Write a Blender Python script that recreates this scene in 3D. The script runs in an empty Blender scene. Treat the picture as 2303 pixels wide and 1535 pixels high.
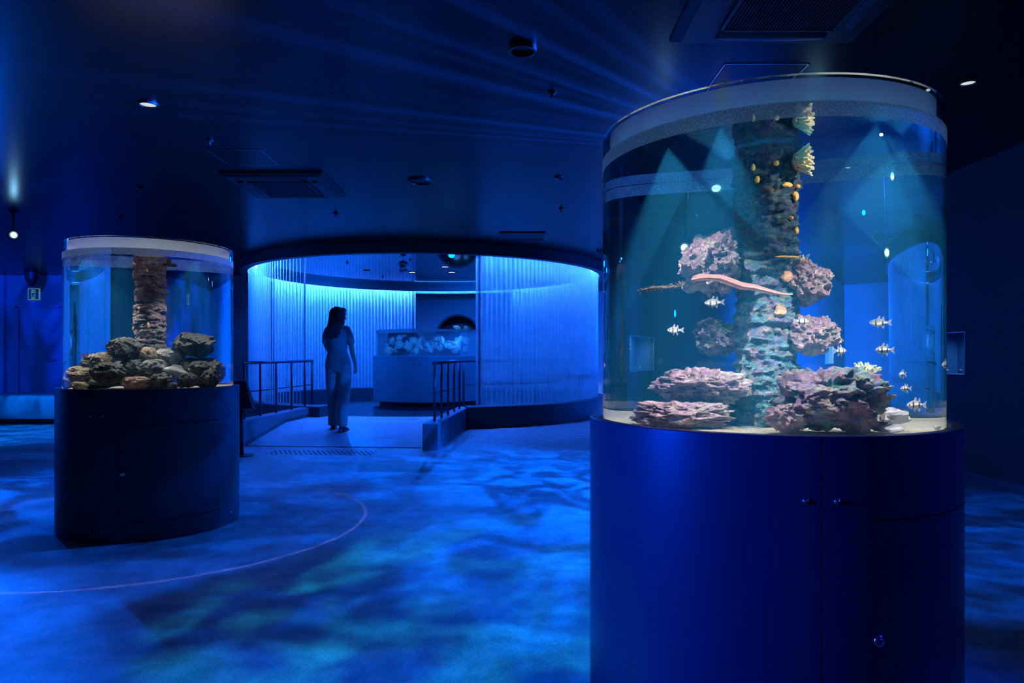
import bpy, bmesh, math, random
from mathutils import Vector, Matrix, noise
PI = math.pi
C = bpy.context.scene
COL = C.collection
R = math.radians

# ------------------------------------------------------------------ camera
cd = bpy.data.cameras.new('camera')
cd.sensor_width = 36.0
cd.lens = 1566.7 / 2303 * 36.0
cd.shift_y = 32.5 / 2303
cd.clip_start = 0.05
cam = bpy.data.objects.new('camera', cd)
cam.location = (0, 0, 1.07)
cam.rotation_euler = (R(90), 0, 0)
COL.objects.link(cam)
C.camera = cam

# ------------------------------------------------------------------ view, world
C.view_settings.view_transform = 'Standard'
C.view_settings.look = 'None'
C.view_settings.exposure = 0.0
C.view_settings.gamma = 1.0
C.view_settings.use_curve_mapping = False
w = bpy.data.worlds.new('world')
C.world = w
w.use_nodes = True
w.node_tree.nodes['Background'].inputs[0].default_value = (0.0, 0.02, 0.25, 1)
w.node_tree.nodes['Background'].inputs[1].default_value = 0.004
C.cycles.max_bounces = 10
C.cycles.diffuse_bounces = 3
C.cycles.glossy_bounces = 4
C.cycles.transmission_bounces = 10
C.cycles.transparent_max_bounces = 16
C.cycles.caustics_reflective = False
C.cycles.caustics_refractive = True
C.cycles.sample_clamp_indirect = 3.0
C.cycles.blur_glossy = 0.5

BLUE = (0.0, 0.11, 1.0)
DEEP = (0.0, 0.045, 1.0)
CYAN = (0.004, 0.36, 0.85)
LEDC = (0.02, 0.13, 1.0)

# ------------------------------------------------------------------ lights
def aim(o, tgt):
    d = Vector(tgt) - o.location
    o.rotation_euler = d.to_track_quat('-Z', 'Y').to_euler()

def spot(name, loc, tgt, power, color, angle=80, blend=0.4, radius=0.03, gobo=None):
    l = bpy.data.lights.new(name, 'SPOT')
    l.energy = power; l.color = color
    l.spot_size = R(angle); l.spot_blend = blend
    l.shadow_soft_size = radius
    o = bpy.data.objects.new(name, l)
    o.location = loc
    aim(o, tgt)
    COL.objects.link(o)
    if gobo:
        l.use_nodes = True
        nt = l.node_tree
        em = nt.nodes['Emission']
        tc = nt.nodes.new('ShaderNodeTexCoord')
        sp = nt.nodes.new('ShaderNodeSeparateXYZ')
        nt.links.new(tc.outputs['Normal'], sp.inputs[0])
        def m(op, a, b):
            n = nt.nodes.new('ShaderNodeMath'); n.operation = op
            for i, v in enumerate((a, b)):
                if v is None: continue
                if hasattr(v, 'is_output'): nt.links.new(v, n.inputs[i])
                else: n.inputs[i].default_value = v
            return n.outputs[0]
        u = m('DIVIDE', sp.outputs[0], sp.outputs[2])
        v = m('DIVIDE', sp.outputs[1], sp.outputs[2])
        cb = nt.nodes.new('ShaderNodeCombineXYZ')
        nx = nt.nodes.new('ShaderNodeTexNoise')
        ramp = nt.nodes.new('ShaderNodeValToRGB')
        if gobo[0] == 'ripple':
            nt.links.new(m('MULTIPLY', u, gobo[1]), cb.inputs[0])
            nt.links.new(m('MULTIPLY', v, gobo[2]), cb.inputs[1])
            nx.inputs['Distortion'].default_value = 1.3
            nx.inputs['Detail'].default_value = 2.5
            nx.inputs['Scale'].default_value = 1.0
            lo, hi, fl = gobo[3], gobo[4], gobo[5]
        else:
            nt.links.new(m('MULTIPLY', u, gobo[1]), cb.inputs[0])
            nx.inputs['Detail'].default_value = 0.8
            nx.inputs['Scale'].default_value = 1.0
            lo, hi, fl = gobo[2], gobo[3], gobo[4]
            cut = nt.nodes.new('ShaderNodeMath'); cut.operation = 'MULTIPLY'; cut.use_clamp = True
            nt.links.new(v, cut.inputs[0]); cut.inputs[1].default_value = -30.0
            sq = m('POWER', v, 2.0); dn = m('MULTIPLY_ADD', sq, 200.0); dn.node.inputs[2].default_value = 1.0
            cut2 = m('DIVIDE', cut.outputs[0], dn)
        nt.links.new(cb.outputs[0], nx.inputs['Vector'])
        nt.links.new(nx.outputs[0], ramp.inputs[0])
        e = ramp.color_ramp.elements
        e[0].position = lo; e[0].color = (fl, fl, fl, 1)
        e[1].position = hi; e[1].color = (1, 1, 1, 1)
        if gobo[0] == 'streak':
            nt.links.new(m('MULTIPLY', ramp.outputs[0], cut2), em.inputs['Strength'])
        else:
            nt.links.new(ramp.outputs[0], em.inputs['Strength'])
    return o

L1 = (-5.58, 7.83, 2.44)
L2 = (2.2, 5.85, 2.55)
RP = 'ripple'
RING = (0.0, 0.12, 1.0)
spot('projector_or_fill_light', L1, (-2.5, 5.8, 0), 120, BLUE, 60, 0.6, 0.02, (RP, 4.0, 7.0, 0.42, 0.62, 0.12))
spot('projector_or_fill_light', (-6.1, 7.85, 2.55), (-0.9, 3.2, 0), 750, (0, .10, 1), 66, 0.6, 0.02, (RP, 6.0, 9.0, 0.44, 0.60, 0.10))
spot('projector_or_fill_light', L2, (-2.2, 5.0, 0), 1900, BLUE, 112, 0.6, 0.02, (RP, 5.0, 8.0, 0.44, 0.60, 0.16))
spot('projector_or_fill_light', (-1.9, 1.7, 2.68), (-0.15, 3.0, 0), 420, (0.01, .42, .72), 46, 0.5, 0.03, (RP, 6.0, 6.0, 0.43, 0.63, 0.0))
spot('projector_or_fill_light', (-4.0, 0.9, 1.45), (0.65, 2.0, 0.55), 3600, (0, .05, 1), 20, 0.8, 0.03, (RP, 1.0, 1.0, 0.30, 0.70, 0.6))  # added low spot out of frame for the highlight on the large plinth
spot('projector_or_fill_light', (1.9, 8.6, 2.66), (-0.9, 5.4, 0), 800, (0, .13, 1), 80, 0.8, 0.03, (RP, 5.0, 7.0, 0.44, 0.60, 0.10))
spot('projector_or_fill_light', (2.3, 3.3, 2.68), (2.7, 4.0, 0), 330, BLUE, 66, 0.5, 0.03, (RP, 6.0, 8.0, 0.42, 0.60, 0.15))
spot('projector_or_fill_light', (3.3, 0.8, 2.3), (1.1, 2.1, 0.5), 210, DEEP, 36, 0.8, 0.05)  # added fill for the dark right side of the large plinth
spot('projector_or_fill_light', (-7.5, 9.2, 2.65), (-7.6, 9.3, 0), 700, (0, .18, 1), 90, 0.8, 0.03, (RP, 5.0, 9.0, 0.42, 0.60, 0.08))
spot('projector_or_fill_light', (-4.6, 1.2, 2.68), (-4.2, 2.3, 0), 200, (0, .13, 1), 70, 0.8, 0.03, (RP, 5.0, 5.0, 0.40, 0.62, 0.2))
spot('wall_fill_light', (-8.6, 11.5, 2.6), (-10.0, 14.3, 1.1), 950, DEEP, 100, 0.9, 0.03, (RP, 2.5, 1.5, 0.42, 0.60, 0.12))
spot('wall_fill_light', (-10.2, 8.5, 2.0), (-13.0, 9.5, 1.3), 4000, BLUE, 150, 1.0, 0.03, (RP, 2.0, 1.2, 0.36, 0.66, 0.4))  # added out-of-frame spot brightening the left wall seen through the left tank
spot('wall_fill_light', (1.6, 11.6, 1.9), (3.95, 12.8, 1.5), 6000, (0, .085, 1), 140, 1.0, 0.03)  # added spot brightening the far right wall seen through the large tank
for k in range(5):  # added fill spots inside the ring, brightening the blinds below the LED
    a = R(72 * k + 20)
    spot('ring_fill_light', (-1.61 + 1.7 * math.sin(a), 13.45 - 1.7 * math.cos(a), 2.64), (-1.61 + 2.6 * math.sin(a), 13.45 - 2.6 * math.cos(a), 0.9), 260, RING, 165, 1.0, 0.05)
# light skimming the ceiling from beside the right-hand projector
spot('ceiling_streak_light', (2.15, 5.75, 2.52), (-0.3, 4.45, 2.53), 95000, (0, .09, 1), 60, 0.8, 0.01, ('streak', 17.0, 0.46, 0.70, 0.03))

# ------------------------------------------------------------------ material helpers
def nodes(name):
    m = bpy.data.materials.new(name); m.use_nodes = True
    nt = m.node_tree
    return m, nt, nt.nodes['Principled BSDF']

def pbr(name, col, rough=0.5, metal=0.0, var=0.15, scale=6.0, bump=0.0, bscale=60.0, stretch=(1, 1, 1), emis=None, spec=0.5, coord='Object'):
    m, nt, b = nodes(name)
    tc = nt.nodes.new('ShaderNodeTexCoord')
    mp = nt.nodes.new('ShaderNodeMapping'); mp.inputs['Scale'].default_value = stretch
    nt.links.new(tc.outputs[coord], mp.inputs[0])
    n = nt.nodes.new('ShaderNodeTexNoise'); n.inputs['Scale'].default_value = scale; n.inputs['Detail'].default_value = 4
    nt.links.new(mp.outputs[0], n.inputs['Vector'])
    r = nt.nodes.new('ShaderNodeValToRGB'); nt.links.new(n.outputs[0], r.inputs[0])
    e = r.color_ramp.elements
    e[0].position = 0.3; e[1].position = 0.7
    e[0].color = tuple(max(0, c * (1 - var)) for c in col) + (1,)
    e[1].color = tuple(min(1, c * (1 + var)) for c in col) + (1,)
    nt.links.new(r.outputs[0], b.inputs['Base Color'])
    b.inputs['Roughness'].default_value = rough
    b.inputs['Metallic'].default_value = metal
    b.inputs['Specular IOR Level'].default_value = spec
    if bump:
        n2 = nt.nodes.new('ShaderNodeTexNoise'); n2.inputs['Scale'].default_value = bscale; n2.inputs['Detail'].default_value = 5
        nt.links.new(mp.outputs[0], n2.inputs['Vector'])
        bp = nt.nodes.new('ShaderNodeBump'); bp.inputs['Strength'].default_value = bump; bp.inputs['Distance'].default_value = 0.01
        nt.links.new(n2.outputs[0], bp.inputs['Height']); nt.links.new(bp.outputs[0], b.inputs['Normal'])
    if emis:
        b.inputs['Emission Color'].default_value = tuple(emis[:3]) + (1,)
        b.inputs['Emission Strength'].default_value = emis[3]
    return m

def glassmat(name, ior, col=(1, 1, 1), rough=0.0):
    m = bpy.data.materials.new(name); m.use_nodes = True
    nt = m.node_tree; nt.nodes.clear()
    g = nt.nodes.new('ShaderNodeBsdfGlass'); o = nt.nodes.new('ShaderNodeOutputMaterial')
    g.inputs['IOR'].default_value = ior; g.inputs['Color'].default_value = tuple(col) + (1,); g.inputs['Roughness'].default_value = rough
    nt.links.new(g.outputs[0], o.inputs[0])
    return m

def sheer(name, col, transp, transl=0.5, rough=0.4, grain=0.0):
    """thin cloth / frosted film: part see-through, part diffusing"""
    m = bpy.data.materials.new(name); m.use_nodes = True
    nt = m.node_tree; nt.nodes.clear(); N = nt.nodes.new; L = nt.links.new
    o = N('ShaderNodeOutputMaterial'); tr = N('ShaderNodeBsdfTransparent'); di = N('ShaderNodeBsdfDiffuse'); tl = N('ShaderNodeBsdfTranslucent')
    m1 = N('ShaderNodeMixShader'); m2 = N('ShaderNodeMixShader')
    n = N('ShaderNodeTexNoise'); n.inputs['Scale'].default_value = 300 if grain else 8
    tc = N('ShaderNodeTexCoord'); L(tc.outputs['Object'], n.inputs['Vector'])
    r = N('ShaderNodeValToRGB'); L(n.outputs[0], r.inputs[0])
    g = grain if grain else 0.06
    r.color_ramp.elements[0].position = 0.35; r.color_ramp.elements[1].position = 0.65
    r.color_ramp.elements[0].color = tuple(c * (1 - g) for c in col) + (1,)
    r.color_ramp.elements[1].color = tuple(min(1, c * (1 + g)) for c in col) + (1,)
    L(r.outputs[0], di.inputs[0]); L(r.outputs[0], tl.inputs[0])
    m1.inputs[0].default_value = transl; L(di.outputs[0], m1.inputs[1]); L(tl.outputs[0], m1.inputs[2])
    m2.inputs[0].default_value = transp; L(m1.outputs[0], m2.inputs[1]); L(tr.outputs[0], m2.inputs[2])
    L(m2.outputs[0], o.inputs[0])
    return m

def emit(name, col, s):
    m = bpy.data.materials.new(name); m.use_nodes = True
    nt = m.node_tree; nt.nodes.clear()
    e = nt.nodes.new('ShaderNodeEmission'); o = nt.nodes.new('ShaderNodeOutputMaterial')
    e.inputs[0].default_value = tuple(col) + (1,); e.inputs[1].default_value = s
    nt.links.new(e.outputs[0], o.inputs[0])
    return m

def rockmat(name, stops, scale=9, bump=1.0, bscale=45, rough=0.85, pits=True):
    m, nt, b = nodes(name); N = nt.nodes.new; L = nt.links.new
    tc = N('ShaderNodeTexCoord')
    n = N('ShaderNodeTexNoise'); n.inputs['Scale'].default_value = scale; n.inputs['Detail'].default_value = 8; n.inputs['Roughness'].default_value = 0.68
    n.inputs['Distortion'].default_value = 0.6
    L(tc.outputs['Object'], n.inputs['Vector'])
    r = N('ShaderNodeValToRGB'); L(n.outputs[0], r.inputs[0])
    cr = r.color_ramp
    cr.elements[0].position = stops[0][0]; cr.elements[0].color = stops[0][1] + (1,)
    cr.elements[1].position = stops[-1][0]; cr.elements[1].color = stops[-1][1] + (1,)
    for p, c in stops[1:-1]:
        e = cr.elements.new(p); e.color = c + (1,)
    L(r.outputs[0], b.inputs['Base Color'])
    b.inputs['Roughness'].default_value = rough
    n2 = N('ShaderNodeTexNoise'); n2.inputs['Scale'].default_value = bscale; n2.inputs['Detail'].default_value = 8; n2.inputs['Roughness'].default_value = 0.7
    L(tc.outputs['Object'], n2.inputs['Vector'])
    v = N('ShaderNodeTexVoronoi'); v.inputs['Scale'].default_value = bscale * 0.9; L(tc.outputs['Object'], v.inputs['Vector'])
    mx = N('ShaderNodeMath'); mx.operation = 'MULTIPLY_ADD'; mx.inputs[1].default_value = 0.6 if pits else 0.1
    L(v.outputs['Distance'], mx.inputs[0]); L(n2.outputs[0], mx.inputs[2])
    bp = N('ShaderNodeBump'); bp.inputs['Strength'].default_value = bump; bp.inputs['Distance'].default_value = 0.02
    L(mx.outputs[0], bp.inputs['Height']); L(bp.outputs[0], b.inputs['Normal'])
    return m

M = {}
M['floor'] = pbr('floor_vinyl', (0.40, 0.44, 0.46), 0.42, var=0.32, scale=9, bump=0.12, bscale=260, coord='Object')
def add_fibres(m):
    nt = m.node_tree; b = nt.nodes['Principled BSDF']
    tc = nt.nodes.new('ShaderNodeTexCoord'); n = nt.nodes.new('ShaderNodeTexNoise')
    n.inputs['Scale'].default_value = 55; n.inputs['Detail'].default_value = 6; n.inputs['Distortion'].default_value = 2.5; n.inputs['Roughness'].default_value = 0.7
    nt.links.new(tc.outputs['Object'], n.inputs['Vector'])
    r = nt.nodes.new('ShaderNodeValToRGB'); nt.links.new(n.outputs[0], r.inputs[0])
    r.color_ramp.elements[0].position = 0.35; r.color_ramp.elements[0].color = (0.62, 0.62, 0.62, 1)
    r.color_ramp.elements[1].position = 0.7; r.color_ramp.elements[1].color = (1.3, 1.3, 1.3, 1)
    mx = nt.nodes.new('ShaderNodeMix'); mx.data_type = 'RGBA'; mx.blend_type = 'MULTIPLY'; mx.inputs[0].default_value = 1
    src = b.inputs['Base Color'].links[0].from_socket
    nt.links.new(src, mx.inputs[6]); nt.links.new(r.outputs[0], mx.inputs[7]); nt.links.new(mx.outputs[2], b.inputs['Base Color'])
add_fibres(M['floor'])
M['ceiling'] = pbr('ceiling_paint', (0.0035, 0.004, 0.0055), 0.26, var=0.12, scale=2, bump=0.02, bscale=40, spec=0.17)
M['mirror_ceiling'] = pbr('mirror_ceiling', (0.55, 0.56, 0.58), 0.05, 1.0, var=0.03, scale=2)
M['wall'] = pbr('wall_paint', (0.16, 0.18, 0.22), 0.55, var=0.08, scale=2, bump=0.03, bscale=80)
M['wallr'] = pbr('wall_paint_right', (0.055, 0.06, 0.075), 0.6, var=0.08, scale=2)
M['door'] = pbr('door_paint', (0.15, 0.17, 0.21), 0.45, var=0.06, scale=3)
M['plinth'] = pbr('plinth_laminate', (0.024, 0.028, 0.05), 0.36, var=0.05, scale=3, bump=0.03, bscale=400, spec=0.45)
M['plinth_core'] = pbr('plinth_core', (0.01, 0.01, 0.012), 0.8)
M['metal'] = pbr('brushed_steel', (0.75, 0.76, 0.78), 0.25, 1.0, var=0.08, scale=60)
M['rail'] = pbr('rail_steel', (0.07, 0.075, 0.09), 0.35, 0.5, var=0.06, scale=30)
M['dark'] = pbr('dark_plastic', (0.008, 0.008, 0.011), 0.4, var=0.1, scale=20)
M['black'] = pbr('black_paint', (0.006, 0.006, 0.008), 0.5)
M['fascia'] = pbr('fascia_paint', (0.05, 0.055, 0.065), 0.45, var=0.06, scale=3)
M['valance'] = pbr('valance_paint', (0.30, 0.32, 0.36), 0.45, var=0.05, scale=3)
M['curb'] = pbr('curb_paint', (0.17, 0.18, 0.22), 0.42, var=0.06, scale=4)
M['rim'] = pbr('rim_paint', (0.06, 0.065, 0.08), 0.4, var=0.06, scale=4)
M['glossfloor'] = pbr('gloss_floor', (0.035, 0.04, 0.05), 0.06, var=0.05, scale=2)
M['ramp'] = pbr('ramp_vinyl', (0.34, 0.37, 0.42), 0.38, var=0.12, scale=10, bump=0.05, bscale=200)
M['slat'] = sheer('sheer_vanes', (0.72, 0.76, 0.80), 0.30, 0.45)
M['slat_sheer'] = sheer('sheer_vanes_thin', (0.72, 0.76, 0.80), 0.42, 0.5)
M['slat_solid'] = sheer('back_vanes', (0.74, 0.78, 0.82), 0.05, 0.25)
M['frost'] = sheer('frosted_film', (0.62, 0.72, 0.72), 0.30, 0.55, grain=0.35)
M['collar'] = sheer('collar_film', (0.80, 0.84, 0.86), 0.40, 0.55)
M['acrylic'] = glassmat('acrylic', 1.49, (0.93, 0.985, 0.985))
M['water_side'] = glassmat('water_in_acrylic', 1.333 / 1.49, (1, 1, 1))
M['water_top'] = glassmat('water_surface', 1.333, (0.95, 0.98, 1))
def haze(m, col, dens):
    nt = m.node_tree; v = nt.nodes.new('ShaderNodeVolumeScatter'); v.inputs['Color'].default_value = tuple(col) + (1,); v.inputs['Density'].default_value = dens
    nt.links.new(v.outputs[0], nt.nodes['Material Output'].inputs['Volume'])
haze(M['water_side'], (.03, .42, .95), .10); haze(M['water_top'], (.03, .42, .95), .10)
M['gravel'] = rockmat('gravel', [(0.3, (0.35, 0.28, 0.18)), (0.5, (0.75, 0.66, 0.45)), (0.7, (0.95, 0.9, 0.75))], 60, 0.6, 160)
M['liverock'] = rockmat('live_rock', [(0.32, (0.10, 0.06, 0.09)), (0.42, (0.36, 0.20, 0.27)), (0.5, (0.62, 0.42, 0.47)), (0.6, (0.80, 0.66, 0.62)), (0.72, (0.42, 0.40, 0.40))], 16, 1.0, 70)
M['liverock_dark'] = rockmat('live_rock_algae', [(0.30, (0.02, 0.09, 0.09)), (0.40, (0.10, 0.07, 0.14)), (0.5, (0.36, 0.22, 0.32)), (0.58, (0.08, 0.20, 0.18)), (0.68, (0.60, 0.46, 0.46)), (0.75, (0.25, 0.12, 0.30))], 13, 1.0, 65)
M['column'] = rockmat('coral_column', [(0.30, (0.005, 0.02, 0.05)), (0.40, (0.01, 0.10, 0.12)), (0.47, (0.01, 0.04, 0.10)), (0.53, (0.03, 0.17, 0.17)), (0.59, (0.05, 0.03, 0.10)), (0.66, (0.14, 0.11, 0.13)), (0.78, (0.50, 0.40, 0.40))], 15, 1.0, 60)
def patches(m, cols, scale, lo, hi):
    nt = m.node_tree; b = nt.nodes['Principled BSDF']; N = nt.nodes.new
    tc = N('ShaderNodeTexCoord'); src = b.inputs['Base Color'].links[0].from_socket
    for i, (c, amt) in enumerate(cols):
        n = N('ShaderNodeTexNoise'); n.inputs['Scale'].default_value = scale * (1 + .3 * i); n.inputs['Detail'].default_value = 3; n.noise_dimensions = '4D'; n.inputs['W'].default_value = 3.7 * i
        nt.links.new(tc.outputs['Object'], n.inputs['Vector'])
        r = N('ShaderNodeValToRGB'); r.color_ramp.elements[0].position = lo; r.color_ramp.elements[1].position = hi
        r.color_ramp.elements[0].color = (0, 0, 0, 1); r.color_ramp.elements[1].color = (amt, amt, amt, 1)
        nt.links.new(n.outputs[0], r.inputs[0])
        mx = N('ShaderNodeMix'); mx.data_type = 'RGBA'; nt.links.new(r.outputs[0], mx.inputs[0]); nt.links.new(src, mx.inputs[6]); mx.inputs[7].default_value = c + (1,)
        src = mx.outputs[2]
    nt.links.new(src, b.inputs['Base Color'])
patches(M['column'], [((.10, .05, .14), .8), ((.13, .18, .11), .8), ((.02, .03, .12), .8), ((.30, .12, .10), .35), ((.17, .12, .16), .6)], 22, .56, .62)
patches(M['liverock'], [((.30, .18, .30), .7), ((.75, .68, .50), .7), ((.12, .08, .10), .6)], 14, .55, .66)
patches(M['liverock_dark'], [((.02, .22, .18), .8), ((.22, .08, .20), .7), ((.02, .05, .22), .8), ((.5, .42, .28), .6)], 12, .56, .64)
M['column_left'] = rockmat('coral_column_pale', [(0.30, (0.01, 0.008, 0.015)), (0.42, (0.05, 0.025, 0.05)), (0.5, (0.10, 0.06, 0.08)), (0.58, (0.16, 0.12, 0.11)), (0.66, (0.03, 0.06, 0.045)), (0.76, (0.45, 0.33, 0.22))], 15, 1.0, 60)
M['lava'] = rockmat('lava_rock', [(0.3, (0.008, 0.009, 0.012)), (0.5, (0.055, 0.06, 0.06)), (0.7, (0.26, 0.26, 0.23))], 14, 1.0, 90)
M['lava_grey'] = rockmat('grey_rock', [(0.3, (0.06, 0.07, 0.07)), (0.5, (0.28, 0.29, 0.28)), (0.7, (0.55, 0.55, 0.52))], 14, 1.0, 90)
M['lava_red'] = rockmat('reddish_rock', [(0.3, (0.08, 0.03, 0.025)), (0.5, (0.36, 0.20, 0.15)), (0.7, (0.60, 0.50, 0.40))], 14, 1.0, 80)
M['lava_brown'] = rockmat('brown_rock', [(0.3, (0.06, 0.045, 0.03)), (0.5, (0.34, 0.27, 0.17)), (0.7, (0.65, 0.55, 0.38))], 14, 1.0, 80)
M['palestone'] = rockmat('pale_stone', [(0.3, (0.42, 0.42, 0.46)), (0.7, (0.72, 0.70, 0.74))], 8, 0.4, 50, pits=False)
M['yellow'] = pbr('orange_sponge', (0.85, 0.42, 0.06), 0.6, var=0.2, scale=60, bump=0.3, bscale=200)
M['brownplate'] = pbr('brown_sponge', (0.40, 0.20, 0.10), 0.7, var=0.25, scale=50, bump=0.3, bscale=200)
M['tentacle'] = pbr('anemone_tentacle', (0.80, 0.66, 0.36), 0.45, var=0.15, scale=30)
M['tentacle_green'] = pbr('anemone_tentacle_green', (0.62, 0.70, 0.45), 0.45, var=0.15, scale=30)
M['skin'] = pbr('skin', (0.42, 0.27, 0.20), 0.5, var=0.05, scale=10)
M['hair'] = pbr('hair', (0.012, 0.010, 0.010), 0.45, var=0.3, scale=30, bump=0.6, bscale=60, stretch=(8, 8, 0.6))
M['shirt'] = pbr('knit_shirt', (0.22, 0.26, 0.28), 0.85, var=0.08, scale=10, bump=0.3, bscale=300)
M['trousers'] = pbr('trousers_cloth', (0.26, 0.29, 0.29), 0.8, var=0.05, scale=6, bump=0.15, bscale=200)
M['shoe'] = pbr('shoe_leather', (0.01, 0.01, 0.012), 0.3, var=0.1, scale=30)
M['mirror'] = pbr('mirror_tiles', (0.5, 0.5, 0.52), 0.08, 1.0, var=0.3, scale=40)
M['bench'] = pbr('bench_vinyl', (0.50, 0.54, 0.60), 0.35, var=0.04, scale=6, bump=0.03, bscale=120)
M['white'] = pbr('sign_white', (0.8, 0.85, 0.8), 0.4, var=0.03, scale=10)
M['green'] = pbr('sign_green', (0.02, 0.28, 0.10), 0.4, var=0.03, scale=10)
M['led'] = emit('led_strip', LEDC, 1500.0)
M['lens_on'] = emit('lamp_lens', (0.25, 0.65, 1.0), 35.0)
M['lens_white'] = emit('downlight_lens', (0.55, 0.62, 1.0), 14.0)
M['lens_dim'] = emit('downlight_dim', (0.5, 0.6, 0.7), 1.2)
M['jelly'] = sheer('jelly_flesh', (0.55, 0.80, 0.98), 0.70, 0.5)
M['winwater'] = pbr('window_backdrop', (0.03, 0.12, 0.30), 0.6, var=0.2, scale=3)
M['fin'] = sheer('fin_membrane', (0.60, 0.62, 0.66), 0.45, 0.5)

def fishmat(name, base, band, bands, width):
    m, nt, b = nodes(name); N = nt.nodes.new; L = nt.links.new
    tc = N('ShaderNodeTexCoord'); sp = N('ShaderNodeSeparateXYZ'); L(tc.outputs['Object'], sp.inputs[0])
    prev = None
    for bx in bands:
        s = N('ShaderNodeMath'); s.operation = 'SUBTRACT'; L(sp.outputs[0], s.inputs[0]); s.inputs[1].default_value = bx
        a = N('ShaderNodeMath'); a.operation = 'ABSOLUTE'; L(s.outputs[0], a.inputs[0])
        g = N('ShaderNodeMath'); g.operation = 'LESS_THAN'; L(a.outputs[0], g.inputs[0]); g.inputs[1].default_value = width
        if prev is None: prev = g
        else:
            x = N('ShaderNodeMath'); x.operation = 'MAXIMUM'; L(prev.outputs[0], x.inputs[0]); L(g.outputs[0], x.inputs[1]); prev = x
    mx = N('ShaderNodeMix'); mx.data_type = 'RGBA'
    L(prev.outputs[0], mx.inputs[0]); mx.inputs[6].default_value = base + (1,); mx.inputs[7].default_value = band + (1,)
    L(mx.outputs[2], b.inputs['Base Color']); b.inputs['Roughness'].default_value = 0.35
    return m
M['cardinal'] = fishmat('cardinalfish_skin', (0.72, 0.70, 0.62), (0.02, 0.02, 0.02), (0.006, -0.016), 0.0026)
M['pinkfish'] = pbr('pink_skin', (0.80, 0.32, 0.26), 0.4, var=0.35, scale=25, stretch=(1, 6, 6))

# ------------------------------------------------------------------ object helpers
def link(name, me, mats=None, parent=None, loc=(0, 0, 0), smooth=False):
    o = bpy.data.objects.new(name, me)
    COL.objects.link(o)
    o.location = loc
    if mats:
        for m in (mats if isinstance(mats, (list, tuple)) else [mats]):
            me.materials.append(m)
    if parent: o.parent = parent
    if smooth:
        for p in me.polygons: p.use_smooth = True
    return o

def obj(name, bm, mats, parent=None, loc=(0, 0, 0), smooth=False, fix=True):
    if fix: bmesh.ops.recalc_face_normals(bm, faces=bm.faces)
    me = bpy.data.meshes.new(name); bm.to_mesh(me); bm.free()
    return link(name, me, mats, parent, loc, smooth)

def tag(o, label, cat, group=None, kind=None):
    if label: o['label'] = label
    if cat: o['category'] = cat
    if group: o['group'] = group
    if kind: o['kind'] = kind
    return o

def thing(name, label, cat, loc=(0, 0, 0), rz=0, group=None):
    o = bpy.data.objects.new(name, None); COL.objects.link(o)
    o.location = loc; o.rotation_euler = (0, 0, rz); o.empty_display_size = 0.05
    return tag(o, label, cat, group)

def struct(name, bm, mats, smooth=False, label=None):
    o = obj(name, bm, mats, smooth=smooth); o['kind'] = 'structure'
    if label: o['label'] = label
    return o

def dup(root, loc, rz=None, label=None, scale=None, rot=None, group=None):
    r = root.copy(); COL.objects.link(r); r.location = loc
    if rz is not None: r.rotation_euler = (0, 0, rz)
    if rot is not None: r.rotation_euler = rot
    if scale is not None: r.scale = (scale,) * 3 if not hasattr(scale, '__len__') else scale
    if label: r['label'] = label
    if group: r['group'] = group
    for ch in list(root.children):
        c = ch.copy(); COL.objects.link(c); c.parent = r
        for g in ch.children:
            d = g.copy(); COL.objects.link(d); d.parent = c
    return r

def box(bm, x0, x1, y0, y1, z0, z1, mi=0):
    v = [bm.verts.new((x, y, z)) for z in (z0, z1) for x, y in ((x0, y0), (x1, y0), (x1, y1), (x0, y1))]
    for f in ((0, 3, 2, 1), (4, 5, 6, 7), (0, 1, 5, 4), (1, 2, 6, 5), (2, 3, 7, 6), (3, 0, 4, 7)):
        bm.faces.new([v[i] for i in f]).material_index = mi
    return v

def quad(bm, *pts):
    return bm.faces.new([bm.verts.new(p) for p in pts])

def tube(bm, pts, rad, seg=10, closed_ends=True):
    """tapered tube along a polyline"""
    pts = [Vector(p) for p in pts]; n = len(pts)
    rr = rad if hasattr(rad, '__len__') else [rad] * n
    rings = []; up = None
    for i, p in enumerate(pts):
        t = (pts[min(i + 1, n - 1)] - pts[max(i - 1, 0)]).normalized()
        if up is None:
            up = Vector((0, 0, 1)) if abs(t.z) < 0.9 else Vector((1, 0, 0))
        a = t.cross(up).normalized(); b = a.cross(t).normalized(); up = b
        rings.append([bm.verts.new(p + (a * math.cos(2 * PI * k / seg) + b * math.sin(2 * PI * k / seg)) * rr[i]) for k in range(seg)])
    for i in range(n - 1):
        for k in range(seg):
            bm.faces.new((rings[i][k], rings[i][(k + 1) % seg], rings[i + 1][(k + 1) % seg], rings[i + 1][k]))
    if closed_ends:
        bm.faces.new(rings[0][::-1]); bm.faces.new(rings[-1])
    return rings

def lathe(bm, prof, seg=96, a0=0.0, a1=360.0, mi=0, closed_prof=False):
    """revolve (r,z) profile; angle phi: x = r sin, y = -r cos (0 faces the camera side)"""
    full = abs(a1 - a0) >= 359.9
    n = seg if full else seg + 1
    cols = []
    for i in range(n):
        a = R(a0 + (a1 - a0) * i / seg)
        cols.append([bm.verts.new((r * math.sin(a), -r * math.cos(a), z)) for r, z in prof])
    m = len(prof)
    for i in range(seg):
        c0 = cols[i]; c1 = cols[(i + 1) % n] if full else cols[i + 1]
        for j in range(m if closed_prof else m - 1):
            k = (j + 1) % m
            f = bm.faces.new((c0[j], c1[j], c1[k], c0[k])); f.material_index = mi
    if closed_prof and not full:
        bm.faces.new(cols[0]); bm.faces.new(cols[-1][::-1])
    return cols

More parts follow.
